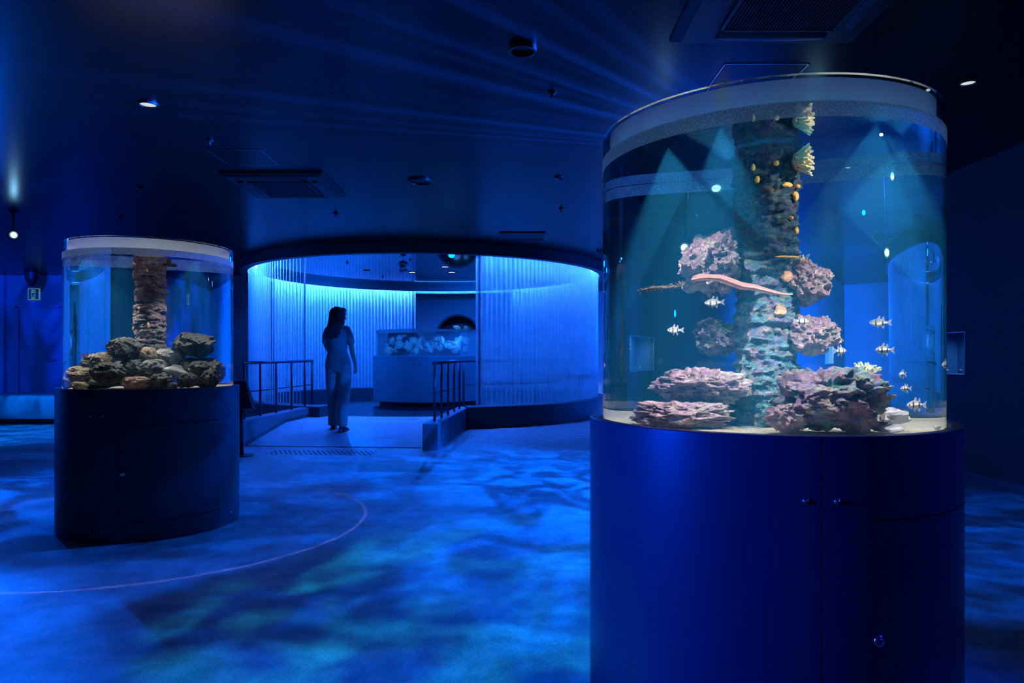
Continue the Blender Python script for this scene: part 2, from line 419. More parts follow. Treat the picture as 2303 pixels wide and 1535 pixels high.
def disc(bm, r, z, seg=96, mi=0):
    vs = [bm.verts.new((r * math.cos(2 * PI * i / seg), r * math.sin(2 * PI * i / seg), z)) for i in range(seg)]
    f = bm.faces.new(vs); f.material_index = mi
    return f

def ell(bm, c, r, seg=16, rings=10, rot=None):
    mt = Matrix.Translation(c) @ (rot.to_4x4() if rot else Matrix.Identity(4)) @ Matrix.Diagonal((r[0], r[1], r[2], 1))
    bmesh.ops.create_uvsphere(bm, u_segments=seg, v_segments=rings, radius=1, matrix=mt)

def remesh(o, vox, smooth_it=4, disp=None):
    md = o.modifiers.new('remesh', 'REMESH'); md.mode = 'VOXEL'; md.voxel_size = vox; md.use_smooth_shade = True
    sm = o.modifiers.new('smooth', 'SMOOTH'); sm.factor = 0.5; sm.iterations = smooth_it
    dg = bpy.context.evaluated_depsgraph_get()
    me = bpy.data.meshes.new_from_object(o.evaluated_get(dg))
    mats = list(o.data.materials)
    o.modifiers.clear(); o.data = me
    if disp:
        for v in me.vertices: v.co += v.normal * disp(v.co)
    me.materials.clear()
    for m in mats: me.materials.append(m)
    for p in me.polygons: p.use_smooth = True
    return o

def subdiv_bevel(o, w, seg=3):
    b = o.modifiers.new('bevel', 'BEVEL'); b.width = w; b.segments = seg; b.limit_method = 'ANGLE'

# ================================================================== ROOM
HC = 2.72
XR, XL, YB, YF = 3.95, -13.0, 17.7, -3.5
YD = 14.3
bm = bmesh.new(); quad(bm, (XL - .3, YF - .3, 0), (XR + .3, YF - .3, 0), (XR + .3, YB + .3, 0), (XL - .3, YB + .3, 0)); struct('floor', bm, M['floor'], label='dark blue mottled vinyl floor with rippled light')
bm = bmesh.new(); box(bm, XL - .3, XR + .3, YF - .3, YB + .3, HC, HC + .1); struct('ceiling', bm, M['ceiling'], label='glossy near-black ceiling')
# right wall with two openings for the wall aquariums
WZ0, WZ1 = 0.905, 1.283
W1 = (6.07, 7.30); W2 = (14.9, 15.9)
bm = bmesh.new()
box(bm, XR, XR + .12, YF, YB, 0, WZ0)
box(bm, XR, XR + .12, YF, W1[0], WZ0, HC)
box(bm, XR, XR + .12, W1[0], W1[1], WZ1, HC)
box(bm, XR, XR + .12, W1[1], W2[0], WZ0, HC)
box(bm, XR, XR + .12, W2[0], W2[1], 1.5, HC)
box(bm, XR, XR + .12, W2[1], YB, WZ0, HC)
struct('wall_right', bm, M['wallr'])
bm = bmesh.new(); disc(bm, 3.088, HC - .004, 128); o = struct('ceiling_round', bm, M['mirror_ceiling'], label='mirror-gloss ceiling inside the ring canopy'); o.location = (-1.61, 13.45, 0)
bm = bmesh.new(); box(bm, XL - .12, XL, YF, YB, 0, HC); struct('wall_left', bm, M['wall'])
bm = bmesh.new(); box(bm, XL, XR, YF - .12, YF, 0, HC); struct('wall_front', bm, M['wall'])
bm = bmesh.new()
PX, PZ, PR = -1.37, 1.553, 0.545    # porthole
n = 48
for s in (0, 1):
    y = YB + .12 * s
    ring = [bm.verts.new((PX + PR * math.cos(2 * PI * i / n), y, PZ + PR * math.sin(2 * PI * i / n))) for i in range(n)]
    sq = []
    for i in range(n):
        a = 2 * PI * i / n; c, s_ = math.cos(a), math.sin(a); k = 0.9 / max(abs(c), abs(s_))
        sq.append(bm.verts.new((PX + c * k, y, PZ + s_ * k)))
    for i in range(n):
        bm.faces.new((ring[i], ring[(i + 1) % n], sq[(i + 1) % n], sq[i]))
    if s == 0: r0 = ring
    else:
        for i in range(n): bm.faces.new((r0[i], r0[(i + 1) % n], ring[(i + 1) % n], ring[i]))
box(bm, -5.4, PX - .9, YB, YB + .12, 0, HC); box(bm, PX + .9, XR, YB, YB + .12, 0, HC)
box(bm, PX - .9, PX + .9, YB, YB + .12, 0, PZ - .9); box(bm, PX - .9, PX + .9, YB, YB + .12, PZ + .9, HC)
struct('wall_back', bm, M['valance'])
bm = bmesh.new(); box(bm, XL, -5.3, YD, YD + .12, 0, HC); box(bm, -5.42, -5.3, YD, YB + .12, 0, HC)
box(bm, -10.52, -10.37, YD - .10, YD, 0, HC)
struct('wall_back_left', bm, M['wall'])
bm = bmesh.new(); box(bm, XR - .014, XR, YF, YB, 0, 0.068); struct('baseboard_right', bm, M['curb'])

# emergency door on the left back wall
bm = bmesh.new()
box(bm, -10.18, -10.10, YD - .05, YD, 0, 2.08); box(bm, -9.26, -9.18, YD - .05, YD, 0, 2.08); box(bm, -10.18, -9.18, YD - .05, YD, 2.06, 2.12)
door = struct('door_1', bm, M['wall'], label='dark blue flush door below the exit sign')
bm = bmesh.new(); box(bm, -10.09, -9.27, YD - .02, YD - .001, 0.01, 2.055); obj('door_leaf', bm, M['door'], door)
bm = bmesh.new(); tube(bm, [(-9.34, YD - .02, 1.0), (-9.34, YD - .075, 1.0), (-9.49, YD - .075, 1.0)], .012); obj('door_handle', bm, M['metal'], door, smooth=True)

# ================================================================== DRUM PAVILION
DC = Vector((-1.61, 13.45, 0))
def ringobj(name, prof, mat, parent=None, a0=0, a1=360, seg=160, smooth=False, loc=None):
    bm = bmesh.new(); lathe(bm, prof, seg, a0, a1, closed_prof=True)
    o = obj(name, bm, mat, parent, (0, 0, 0) if parent else DC, smooth)
    m = o.modifiers.new('es', 'EDGE_SPLIT'); m.split_angle = R(35)
    for p in o.data.polygons: p.use_smooth = True
    return o
canopy = thing('ring_canopy', 'large dark ring-shaped canopy under the ceiling holding the curved vertical blinds', 'canopy', DC)
ringobj('fascia', [(3.40, 2.56), (3.40, HC - .001), (3.36, HC - .001), (3.36, 2.575), (3.27, 2.575), (3.27, 2.56)], M['fascia'], canopy)
ringobj('valance', [(3.12, 2.60), (3.12, HC - .001), (3.09, HC - .001), (3.09, 2.60)], M['valance'], canopy)
ringobj('led_strip', [(3.140, 2.672), (3.124, 2.690), (3.121, 2.687), (3.137, 2.669)], M['led'], canopy)
ringobj('led_strip', [(3.118, 2.600), (3.094, 2.600), (3.094, 2.596), (3.118, 2.596)], emit('led_line', (0.02, .3, 1), 5), canopy, 165, 193, 24)
ringobj('blind_track', [(3.25, 2.70), (3.21, 2.70), (3.21, 2.717), (3.25, 2.717)], M['fascia'], canopy)

def blinds(name, label, a0, a1, tilt, width, mat, zb=0.335, zt=2.70, r=3.23, jitter=0.0, drop=None, seed=1, bow=.012):
    rnd = random.Random(seed)
    t = thing(name, label, 'blind', DC, 0, 'curved vertical blinds around the round tank')
    pitch = 0.08 / r
    n = int(round(abs(R(a1 - a0)) / pitch)); bm = bmesh.new()
    for i in range(n + 1):
        a = R(a0) + (R(a1) - R(a0)) * i / n
        c = Vector((r * math.sin(a), -r * math.cos(a), 0))
        tang = Vector((math.cos(a), math.sin(a), 0)); nrm = Vector((math.sin(a), -math.cos(a), 0))
        th = R(tilt + rnd.uniform(-jitter, jitter))
        d = tang * math.cos(th) + nrm * math.sin(th); nn = nrm * math.cos(th) - tang * math.sin(th)
        cols = []
        for s, bw in ((-1, 0), (-.5, .75), (0, 1), (.5, .75), (1, 0)):
            p = c + d * (width * .5 * s) + nn * bow * bw
            cols.append((bm.verts.new((p.x, p.y, zb)), bm.verts.new((p.x, p.y, zt))))
        for k in range(4):
            bm.faces.new((cols[k][0], cols[k + 1][0], cols[k + 1][1], cols[k][1]))
    obj('vanes', bm, mat, t, smooth=True, fix=False)
    for a in (R(a0) , R(a1)):
        bm = bmesh.new()
        box(bm, r * math.sin(a) - .012, r * math.sin(a) + .012, -r * math.cos(a) - .012, -r * math.cos(a) + .012, zb, zt)
        obj('end_post', bm, M['curb'], t)
    return t
blinds('vertical_blind', 'curved blind of pale vertical vanes left of the ramp entrance', -96, -28.7, 40, 0.088, M['slat'], jitter=4, seed=2)
blinds('vertical_blind', 'curved blind wall of bright vertical vanes behind the walking woman', -166.8, -100, 22, 0.098, M['slat_solid'], jitter=3, seed=3, bow=.022)
blinds('vertical_blind', 'sheer curved blind right of the ramp entrance with a handrail showing through', 20.3, 96, 18, 0.102, M['slat_sheer'], jitter=5, seed=4, bow=.02)
blinds('vertical_blind', 'short far section of sheer blind seen through the right-hand blind', 100, 150, 16, 0.094, M['slat_solid'], jitter=3, seed=5)

# base rim (open where the ramp enters) and the dark glossy floor inside
def phi_at(v, u_side, r): return 0
G0, G1 = -17.5, 24.0     # gap for ramp + curbs, seen from drum centre (deg)
bm = bmesh.new()
lathe(bm, [(3.42, 0), (3.42, .318), (3.38, .325), (3.12, .325), (3.12, 0)], 200, G1 - 7.5, 360 + G0 - 3.5, closed_prof=True)
o = obj('round_platform_rim', bm, M['rim'], loc=DC)
tag(o, 'low dark curved rim wall carrying the blinds around the round floor', 'rim wall')
bm = bmesh.new(); lathe(bm, [(3.119, 0.0), (3.119, .165)], 160); disc(bm, 3.119, .165, 160)
o = struct('floor_round', bm, M['glossfloor'], label='glossy black round floor inside the ring of blinds'); o.location = DC

# ramp with its curbs
RU = Vector((.0747, .9972, 0)); RV = Vector((.9972, -.0747, 0)); RO = Vector((-2.08, 8.185, 0))
RZ = math.atan2(-.0747, .9972)
def ramp_pt(u, v, z): return RO + RU * u + RV * v + Vector((0, 0, z))
ramp = thing('ramp', 'short blue-lit ramp rising between two low curbs to the round floor', 'ramp', RO, RZ)
bm = bmesh.new()
# local axes: x = v, y = u ; plateau end follows the circle of the inner floor
def arc_u(v):
    dx = v - (.075); return 5.285 - math.sqrt(3.12 ** 2 - dx * dx)
W = 1.085
top = [(-W, 0, .004), (W, 0, .004), (W, 1.19, .168), (-W, 1.19, .168)]
v0 = [bm.verts.new(p) for p in top]
bm.faces.new(v0)
arc = [bm.verts.new((W - 2 * W * i / 20, arc_u(W - 2 * W * i / 20), .168)) for i in range(21)]
bm.faces.new([v0[3], v0[2]] + arc)
arc0 = [bm.verts.new((v.co.x, v.co.y, 0)) for v in arc]
for i in range(20): bm.faces.new((arc[i], arc[i + 1], arc0[i + 1], arc0[i]))
obj('ramp_deck', bm, M['ramp'], ramp)
bm = bmesh.new(); box(bm, -W, W, -.012, .004, .0005, .006); obj('threshold_strip', bm, M['black'], ramp)
for i in range(2):
    bm = bmesh.new()
    s = -1 if i == 0 else 1
    x0 = s * W; x1 = s * (W + .012) * .985
    vs = []
    for (u, z) in ((0, .004), (1.19, .168), (2.3, .168)):
        vs.append([bm.verts.new((s * (W - .006), u, z - .003)), bm.verts.new((s * (W - .006), u, z + .045))])
    for k in range(2): bm.faces.new((vs[k][0], vs[k + 1][0], vs[k + 1][1], vs[k][1]))
    obj('skirting', bm, M['rim'], ramp)
for s, nm in ((-1, 'left'), (1, 'right')):
    bm = bmesh.new()
    a, b = (W, W + .175)
    ua = -.215 if s > 0 else -.10
    box(bm, min(s * a, s * b), max(s * a, s * b), ua, 2.46, 0, .305)
    o = obj('curb', bm, M['curb'], None, RO); o.rotation_euler = (0, 0, RZ); subdiv_bevel(o, .004, 2)
    tag(o, f'low square-ended curb along the {nm} side of the ramp', 'curb', 'curbs beside the ramp')
def railing(label, s, us, extra=None):
    t = thing('handrail', label, 'handrail', RO, RZ, 'ramp handrails')
    cx = s * (W + .0875)
    bm = bmesh.new(); tube(bm, [(cx, us[0] - .05, .985), (cx, us[-1] + .02, .995)] + (extra or []), .019, 12); obj('top_rail', bm, M['rail'], t, smooth=True)
    bm = bmesh.new(); tube(bm, [(cx, us[0], .632), (cx, us[-1], .632)] + ([(p[0], p[1], .632) for p in extra] if extra else []), .008, 8); obj('mid_rail', bm, M['rail'], t, smooth=True)
    for u in us:
        bm = bmesh.new(); tube(bm, [(cx, u, .305), (cx, u, .985)], .0155, 12); obj('post', bm, M['rail'], t, smooth=True)
    return t
ex = []
for a in range(24, 84, 6):
    p = DC + Vector((2.98 * math.sin(R(a)), -2.98 * math.cos(R(a)), 0)) - RO
    ex.append((p.dot(RV), p.dot(RU), .995))
tr_ = railing('round steel handrail on the right curb, running on behind the sheer blind', 1, [.06, .52, 1.0, 1.5, 1.99, 2.42], ex)
for e in (ex[2], ex[4], ex[6], ex[-1], ex[-2]):
    bm = bmesh.new(); tube(bm, [(e[0], e[1], .165), (e[0], e[1], .99)], .0155, 12); obj('post', bm, M['rail'], tr_, smooth=True)
railing('round steel handrail with six posts on the left curb of the ramp', -1, [.15, .6, 1.09, 1.62, 2.13, 2.42])

def dots(name, label, u0, u1, v0, v1, z, step=.055, r=.011, hgt=.004):
    bm = bmesh.new(); row = 0; u = u0
    while u <= u1:
        v = v0 + (step / 2 if row % 2 else 0)
        while v <= v1:
            p = ramp_pt(u, v, z)
            vs = [bm.verts.new(p + Vector((r * k * math.cos(a), r * k * math.sin(a), hh))) for k, hh in ((1, 0), (.6, hgt)) for a in [2 * PI * i / 8 for i in range(8)]]
            for i in range(8): bm.faces.new((vs[i], vs[(i + 1) % 8], vs[8 + (i + 1) % 8], vs[8 + i]))
            bm.faces.new(vs[8:]); v += step
        u += step; row += 1
    b2 = bmesh.new()
    c4 = [ramp_pt(u_, v_, z - .0002) for u_, v_ in ((u0 - .03, v0 - .03), (u0 - .03, v1 + .03), (u1 + .03, v1 + .03), (u1 + .03, v0 - .03))]
    quad(b2, *c4)
    o = obj(name, b2, M['ramp'])
    st_ = obj('studs', bm, M['rim'], o); st_['kind'] = 'stuff'
    return tag(o, label, 'tactile strip', 'tactile warning dots at the ramp')
dots('tactile_strip', 'strip of dark raised warning dots on the floor before the ramp', -.62, -.33, -.55, .62, .0005)
dots('tactile_strip', 'strip of small raised dots at the top of the ramp', 1.62, 1.95, -.15, .62, .1685, .06, .010)

# ================================================================== tanks
def water_tank(root, r, z0, zw, zt, wall):
    def shell(name, walls, tops, mats):
        bm = bmesh.new()
        for rr, a, b, sgn in walls:
            n0 = len(bm.faces); lathe(bm, [(rr, a), (rr, b)], 192)
            bm.faces.ensure_lookup_table()
            for f in bm.faces[n0:]:
                f.normal_update(); c = f.calc_center_median()
                if f.normal.dot(Vector((c.x, c.y, 0))) * sgn < 0: f.normal_flip()
                f.smooth = True
        for prof, mi in tops:
            n0 = len(bm.faces)
            if len(prof) == 2: lathe(bm, prof, 192, mi=mi)
            else: disc(bm, prof[0], prof[1] if False else prof[2], 192, mi=mi)
            bm.faces.ensure_lookup_table()
            for f in bm.faces[n0:]:
                f.normal_update()
                if f.normal.z < 0: f.normal_flip()
                f.smooth = False
        return obj(name, bm, mats, root, fix=False)
    ac = shell('acrylic_tube', [(r, z0, zt, 1), (r - wall, zw, zt, -1)], [([(r, zt), (r - wall, zt)], 0)], M['acrylic'])
    wa = shell('water', [(r - wall, z0, zw, 1)], [((r - wall, None, zw), 1)], [M['water_side'], M['water_top']])
    return ac, wa

def panel(name, root, r, a0, a1, z0, z1, mat, th=.012, seg=None):
    bm = bmesh.new()
    lathe(bm, [(r, z0), (r, z1), (r - th, z1), (r - th, z0)], seg or max(8, int((a1 - a0) / 1.2)), a0, a1, closed_prof=True)
    o = obj(name, bm, mat, root); m = o.modifiers.new('es', 'EDGE_SPLIT'); m.split_angle = R(35)
    for p in o.data.polygons: p.use_smooth = True
    return o

def stud(name, root, r, a, z, rad, mat, key=False):
    bm = bmesh.new()
    prof = [(0, .006), (rad * .55, .0062), (rad * .62, .004), (rad * .75, .0045), (rad, .002), (rad, -.004)]
    lathe(bm, prof, 20)
    # disc axis z -> radial outwards
    d = Vector((math.sin(R(a)), -math.cos(R(a)), 0))
    q = d.to_track_quat('Z', 'Y')
    bmesh.ops.transform(bm, matrix=Matrix.Translation(d * r + Vector((0, 0, z))) @ q.to_matrix().to_4x4(), verts=bm.verts)
    o = obj(name, bm, mat, root, smooth=True)
    if key:
        bm = bmesh.new(); box(bm, -rad * .10, rad * .10, -rad * .35, rad * .35, .006, .0068)
        bmesh.ops.transform(bm, matrix=Matrix.Translation(d * r + Vector((0, 0, z))) @ q.to_matrix().to_4x4(), verts=bm.verts)
        obj('keyhole', bm, M['black'], o)
    return o

def aquarium(label, loc, rp, rg, ztop, joints, door, screws, lock, film_collar=None):
    t = thing('cylinder_aquarium', label, 'aquarium', loc, 0, 'big round aquariums on blue plinths')
    ZP = .876
    bm = bmesh.new(); lathe(bm, [(0, .0), (rp - .0125, .0), (rp - .0125, ZP - .02), (rg + .004, ZP - .02), (rg + .004, ZP - .05), (0, ZP - .05)], 128)
    obj('plinth_core', bm, M['plinth_core'], t)
    d0, d1, dz0, dz1 = door
    g = .15 * .53 / rp
    js = sorted(joints)
    # outer skin panels, split at the joints; the door interrupts them
    spans = []
    for i in range(len(js)):
        a, b = js[i], js[(i + 1) % len(js)] + (360 if i == len(js) - 1 else 0)
        spans.append((a + g, b - g))
    for a, b in spans:
        if a < d0 < b or a < d1 < b:
            x0, x1 = max(a, d0), min(b, d1)
            if x0 > a: panel('side_panel', t, rp, a, x0 - g, 0.004, ZP, M['plinth'])
            if x1 < b: panel('side_panel', t, rp, x1 + g, b, 0.004, ZP, M['plinth'])
            panel('side_panel', t, rp, x0 - g, x1 + g, dz1 + .002, ZP, M['plinth'])
            panel('side_panel', t, rp, x0 - g, x1 + g, 0.004, dz0 - .002, M['plinth'])
        else: panel('side_panel', t, rp, a, b, 0.004, ZP, M['plinth'])
    dr = panel('door', t, rp + .0008, d0 + g * .6, d1 - g * .6, dz0 + .002, dz1 - .002, M['plinth'])
    stud('lock', dr, rp + .0008, lock[0], lock[1], lock[2], M['metal'], key=True)
    bm = bmesh.new(); lathe(bm, [(rp - .012, ZP - .015), (rp - .001, ZP - .015), (rp, ZP), (rp - .002, ZP + .002), (rg + .012, ZP + .002), (rg + .006, ZP - .004), (rg + .006, ZP - .018)], 160)
    o = obj('plinth_cap', bm, M['plinth'], t); m = o.modifiers.new('es', 'EDGE_SPLIT'); m.split_angle = R(35)
    for p in o.data.polygons: p.use_smooth = True
    for a, z, rr in screws: stud('screw', t, rp, a, z, rr, M['metal'])
    ac, wa = water_tank(t, rg, ZP - .035, 1.693, ztop, .02)
    bm = bmesh.new(); lathe(bm, [(rg + .0012, 1.655), (rg + .0012, 1.695)], 160)
    obj('frosted_band', bm, M['frost'], ac, smooth=True)
    bm = bmesh.new(); lathe(bm, [(rg - .024, 1.697), (rg - .024, ztop - .006)], 160)
    obj('top_collar', bm, M['collar'], ac, smooth=True)
    return t

BT = Vector((.787, 2.198, 0)); LT = Vector((-2.323, 4.493, 0))
big = aquarium('large round aquarium in the right foreground with live coral rock and a teal column', BT, .537, .496, 1.763,
               [-5.1, 120, 240], (7.6, 97, .09, .675), [(-9.0, .7225, .0078), (-1.2, .7225, .0082)], (9.95, .387, .0145))
small = aquarium('round aquarium at left with dark volcanic boulders on its dark plinth', LT, .526, .487, 1.763,
                 [-130, 110], (9.2, 71.5, .118, .676), [(-9.0, .728, .0065), (-.8, .728, .0065), (-9.6, .07, .0065), (-.9, .07, .0065), (85.8, .73, .006), (85.8, .07, .006)], (10.8, .398, .0145))
for T, rg, lab in ((BT, .496, 'bright pale coral gravel covering the bottom of the large right aquarium'), (LT, .487, 'thin layer of gravel on the bottom of the left aquarium')):
    bm = bmesh.new(); rnd = random.Random(5)
    rings = 14; seg = 90; prev = None
    ctr = bm.verts.new((0, 0, .862))
    for i in range(1, rings + 1):
        rr = (rg - .0225) * i / rings
        cur = [bm.verts.new((rr * math.cos(2 * PI * k / seg), rr * math.sin(2 * PI * k / seg), .862 + .008 * noise.noise(Vector((rr * 30 * math.cos(2 * PI * k / seg), rr * 30 * math.sin(2 * PI * k / seg), 3))) + (.008 if i == rings else 0))) for k in range(seg)]
        for k in range(seg):
            if prev: bm.faces.new((prev[k], prev[(k + 1) % seg], cur[(k + 1) % seg], cur[k]))
            else: bm.faces.new((ctr, cur[k], cur[(k + 1) % seg]))
        prev = cur
    g = obj('gravel', bm, M['gravel'], loc=T, smooth=True); tag(g, lab, 'gravel', kind='stuff')

# added fill spots under the water surface, standing in for the overhead tank lamps
WARM = (1.0, .93, .90)
for (T, lst) in ((BT, [(-.28, -.12, 320, 66), (.15, -.34, 230, 64), (.29, -.02, 190, 64), (-.22, -.33, 120, 60), (.20, -.20, 7, 176), (.02, .27, 12, 110)]), (LT, [(-.25, -.12, 60, 74), (.27, -.06, 44, 74), (.02, -.36, 12, 60), (-.3, .1, 8, 150)])):
    for dx, dy, p, an in lst:
        l = spot('tank_fill_light', (T.x + dx, T.y + dy, 1.675), (T.x + dx * .6, T.y + dy * .6, .8), p, WARM, an, .95, .004)

# ------------------------------------------------------------------ rocks
def rock(label, T, rel, dims, mat, seed, rz=0.0, lump=.30, fine=.12, sub=6, cat='rock', name='rock', group=None, cav=0.0, tilt=(0, 0), flat=None):
    bm = bmesh.new(); bmesh.ops.create_icosphere(bm, subdivisions=sub, radius=1)
    off = Vector((seed * 7.3, seed * 3.1, seed * 1.7))
    for v in bm.verts:
        p = v.co.normalized()
        d = lump * noise.noise(p * 1.3 + off) + lump * .7 * noise.noise(p * 2.7 + off * 2)
        f = noise.fractal(p * 5 + off, 1.0, 2.0, 4)
        d += fine * f
        if cav:
            q = p + .25 * Vector((noise.noise(p * 3 + off), noise.noise(p * 3 + off * 2), noise.noise(p * 3 - off)))
            d += cav * .42 * (.5 - abs(noise.noise(q * 2.6 + off)) * 2.0)
            d -= cav * .55 * max(0, .30 - noise.voronoi(q * 4.5 + off)[0][0])
            d -= cav * .50 * max(0, .34 - noise.voronoi(q * 9.5 + off)[0][0])
            d -= cav * .22 * max(0, .36 - noise.voronoi(q * 19 + off)[0][0])
            d += cav * .10 * noise.fractal(q * 14 + off, 1, 2, 3)
        v.co = p * (1 + d)
        if flat is not None and v.co.z < flat: v.co.z = flat + (v.co.z - flat) * .2
    rot = Matrix.Rotation(rz, 3, 'Z') @ Matrix.Rotation(tilt[0], 3, 'Y') @ Matrix.Rotation(tilt[1], 3, 'X')
    for v in bm.verts: v.co = rot @ v.co
    mn = Vector((min(v.co[i] for v in bm.verts) for i in range(3))); mx = Vector((max(v.co[i] for v in bm.verts) for i in range(3)))
    for v in bm.verts:
        for i in range(3): v.co[i] = ((v.co[i] - mn[i]) / (mx[i] - mn[i]) - .5) * dims[i]
    o = obj(name, bm, mat, loc=(T.x + rel[0], T.y + rel[1], rel[2]), smooth=True)
    return tag(o, label, cat, group)

LR, LD = M['liverock'], M['liverock_dark']
G1_ = 'live coral rocks in the right aquarium'
# (x, depth, height) follow the refracted view
rock('pink porous rock jutting left from high on the teal column', BT, (-.125, .005, 1.350), (.155, .16, .215), LR, 1, cav=.5, lump=.35, group=G1_, tilt=(.3, 0))
rock('pale purple porous rock jutting right from the middle of the column, small anemone on top', BT, (.098, -.03, 1.283), (.115, .13, .142), LR, 2, cav=.5, group=G1_, tilt=(-.3, 0))
rock('pointed porous rock jutting right from the column above the large boulder', BT, (.105, -.03, 1.130), (.140, .13, .125), LR, 3, cav=.5, group=G1_, tilt=(-.5, 0))
rock('small shaded porous rock on the left of the column at mid height', BT, (-.082, .06, 1.128), (.115, .13, .125), LD, 4, cav=.5, group=G1_)
rock('broad cream and pink porous slab left of the column base', BT, (-.165, -.02, .980), (.250, .22, .118), LR, 5, cav=.55, lump=.25, group=G1_, tilt=(.1, 0))
rock('long low pink rock lying on the gravel at far left', BT, (-.245, -.11, .898), (.290, .21, .085), LR, 6, cav=.6, lump=.35, group=G1_)
rock('largest purple-green boulder at the front right of the column', BT, (.075, -.262, .951), (.300, .24, .185), LD, 7, cav=.55, lump=.30, group=G1_, sub=6)
rock('dark porous rock lying behind the column base', BT, (.03, .12, .95), (.28, .22, .16), LD, 8, cav=.5, group=G1_)
rock('low lumpy pink rock against the left foot of the largest boulder', BT, (-.045, -.30, .905), (.12, .12, .085), LR, 9, cav=.55, group=G1_)
rock('smooth pale angular stone half hidden by the right end of the largest boulder', BT, (.240, -.165, .902), (.075, .07, .052), M['palestone'], 10, lump=.4, fine=.04, sub=3, group=G1_)
rock('small cream rock on the gravel below the pale angular stone', BT, (.195, -.225, .879), (.05, .05, .03), LR, 11, cav=.4, sub=4, group=G1_)
# shell and shards
bm = bmesh.new(); lathe(bm, [(0, .009), (.014, .0085), (.024, .006), (.030, .001), (.026, -.002), (0, -.002)], 28)
o = obj('scallop_shell', bm, M['palestone'], loc=(BT.x + .205, BT.y - .285, .876), smooth=True); o.rotation_euler = (R(14), R(-8), 0); tag(o, 'white round shell on the gravel at the right of the large aquarium', 'shell')
o = rock('small cream shell fragment at the right glass edge', BT, (.335, -.28, .877), (.035, .03, .016), M['palestone'], 12, sub=3, name='shell', cat='shell')

def column(label, T, r0, z0, z1, mat, seed, bands, pinch=()):
    bm = bmesh.new(); nz, ns = 260, 110
    off = Vector((seed * 5.0, seed * 2.2, seed))
    rings = []
    for i in range(nz + 1):
        z = z0 + (z1 - z0) * i / nz
        k = 1.0
        pass
        ring = []
        for j in range(ns):
            a = 2 * PI * j / ns
            u = Vector((math.cos(a) * 1.2, math.sin(a) * 1.2, z * 16)) + off
            d = .11 * noise.noise(Vector((u.x * .5, u.y * .5, z * 34 + seed))) + .09 * noise.noise(Vector((u.x * .9, u.y * .9, z * 62 - seed))) + .11 * noise.noise(u * 1.0) + .09 * noise.noise(u * 2.3) + .07 * noise.fractal(u * 4, 1, 2, 4)
            vd = noise.voronoi(Vector((math.cos(a) * 1.2, math.sin(a) * 1.2, z * 18)) * 2.2 + off)[0][0]
            d += .12 * (.45 - min(vd, .7))
            for q_, b in enumerate(bands):
                bz = b + .010 * noise.noise(Vector((math.cos(a) * 1.5, math.sin(a) * 1.5, b * 9)))
                d -= (.09 + .06 * noise.noise(Vector((a, b * 5, 0)))) * math.exp(-((z - bz) / .007) ** 2)
            d += .05 * noise.fractal(u * 9, 1, 2, 3) - .10 * max(0, .28 - noise.voronoi(u * 4.5)[0][0])
            rr = r0 * (k + d)
            ring.append(bm.verts.new((rr * math.cos(a), rr * math.sin(a), z)))
        rings.append(ring)
    for i in range(nz):
        for j in range(ns): bm.faces.new((rings[i][j], rings[i][(j + 1) % ns], rings[i + 1][(j + 1) % ns], rings[i + 1][j]))
    bm.faces.new(rings[0][::-1]); bm.faces.new(rings[-1])
    o = obj('coral_column', bm, mat, loc=T, smooth=True); return tag(o, label, 'coral column')
colB = column('tall rough coral-encrusted column, teal and purple, rising through the right aquarium', BT + Vector((.010, 0, 0)), .0690, .86, 1.688, M['column'], 3, (1.357, 1.243, 1.158, 1.485, 1.06))
colL = column('brown and purple encrusted rock column rising behind the boulders in the left aquarium', LT + Vector((-.007, 0, 0)), .0680, .86, 1.688, M['column_left'], 8, (1.60, 1.50, 1.40, 1.33, 1.24, 1.15))
# sponge patches on the right-hand column (parts of it)
def patch(par, a, z, w, h, mat, seed, r=.071):
    bm = bmesh.new(); bmesh.ops.create_icosphere(bm, subdivisions=3, radius=1)
    for v in bm.verts:
        p = v.co.copy(); v.co = Vector((p.x * w * (1 + .4 * noise.noise(p * 1.5 + Vector((seed, 0, 0)))), p.y * .006, p.z * h * (1 + .4 * noise.noise(p * 1.7 + Vector((0, seed, 0))))))
    d = Vector((math.sin(R(a)), -math.cos(R(a)), 0))
    mt = Matrix.Translation(d * r + Vector((0, 0, z))) @ Matrix.Rotation(R(a), 4, 'Z')
    bmesh.ops.transform(bm, matrix=mt, verts=bm.verts)
    return obj('sponge_patch', bm, mat, par, smooth=True)
Y_, B_ = M['yellow'], M['brownplate']
for i, (a, z, w_, h_, m_) in enumerate([(-20, 1.628, .006, .007, Y_), (22, 1.635, .006, .010, Y_), (-10 + 12, 1.565, .013, .008, Y_), (28, 1.535, .010, .014, Y_), (38, 1.565, .006, .006, Y_), (30, 1.435, .006, .012, Y_), (12, 1.47, .004, .006, Y_), (5, 1.357, .034, .0035, Y_),
                                        (2, 1.300, .015, .018, B_), (-12, 1.200, .015, .017, B_), (55, 1.19, .012, .022, B_), (-62, 1.62, .004, .012, Y_), (-55, 1.585, .006, .010, Y_)]):
    patch(colB, a + 20, z, w_, h_, m_, i)
for i, (a, z, w_, h_, m_) in enumerate([(-50, 1.645, .008, .010, Y_), (40, 1.60, .006, .010, Y_), (10, 1.365, .010, .012, B_), (-35, 1.24, .006, .016, B_), (-15, 1.64, .006, .006, Y_), (45, 1.26, .006, .02, B_)]):
    patch(colL, a - 25, z, w_, h_, m_, i + 20)

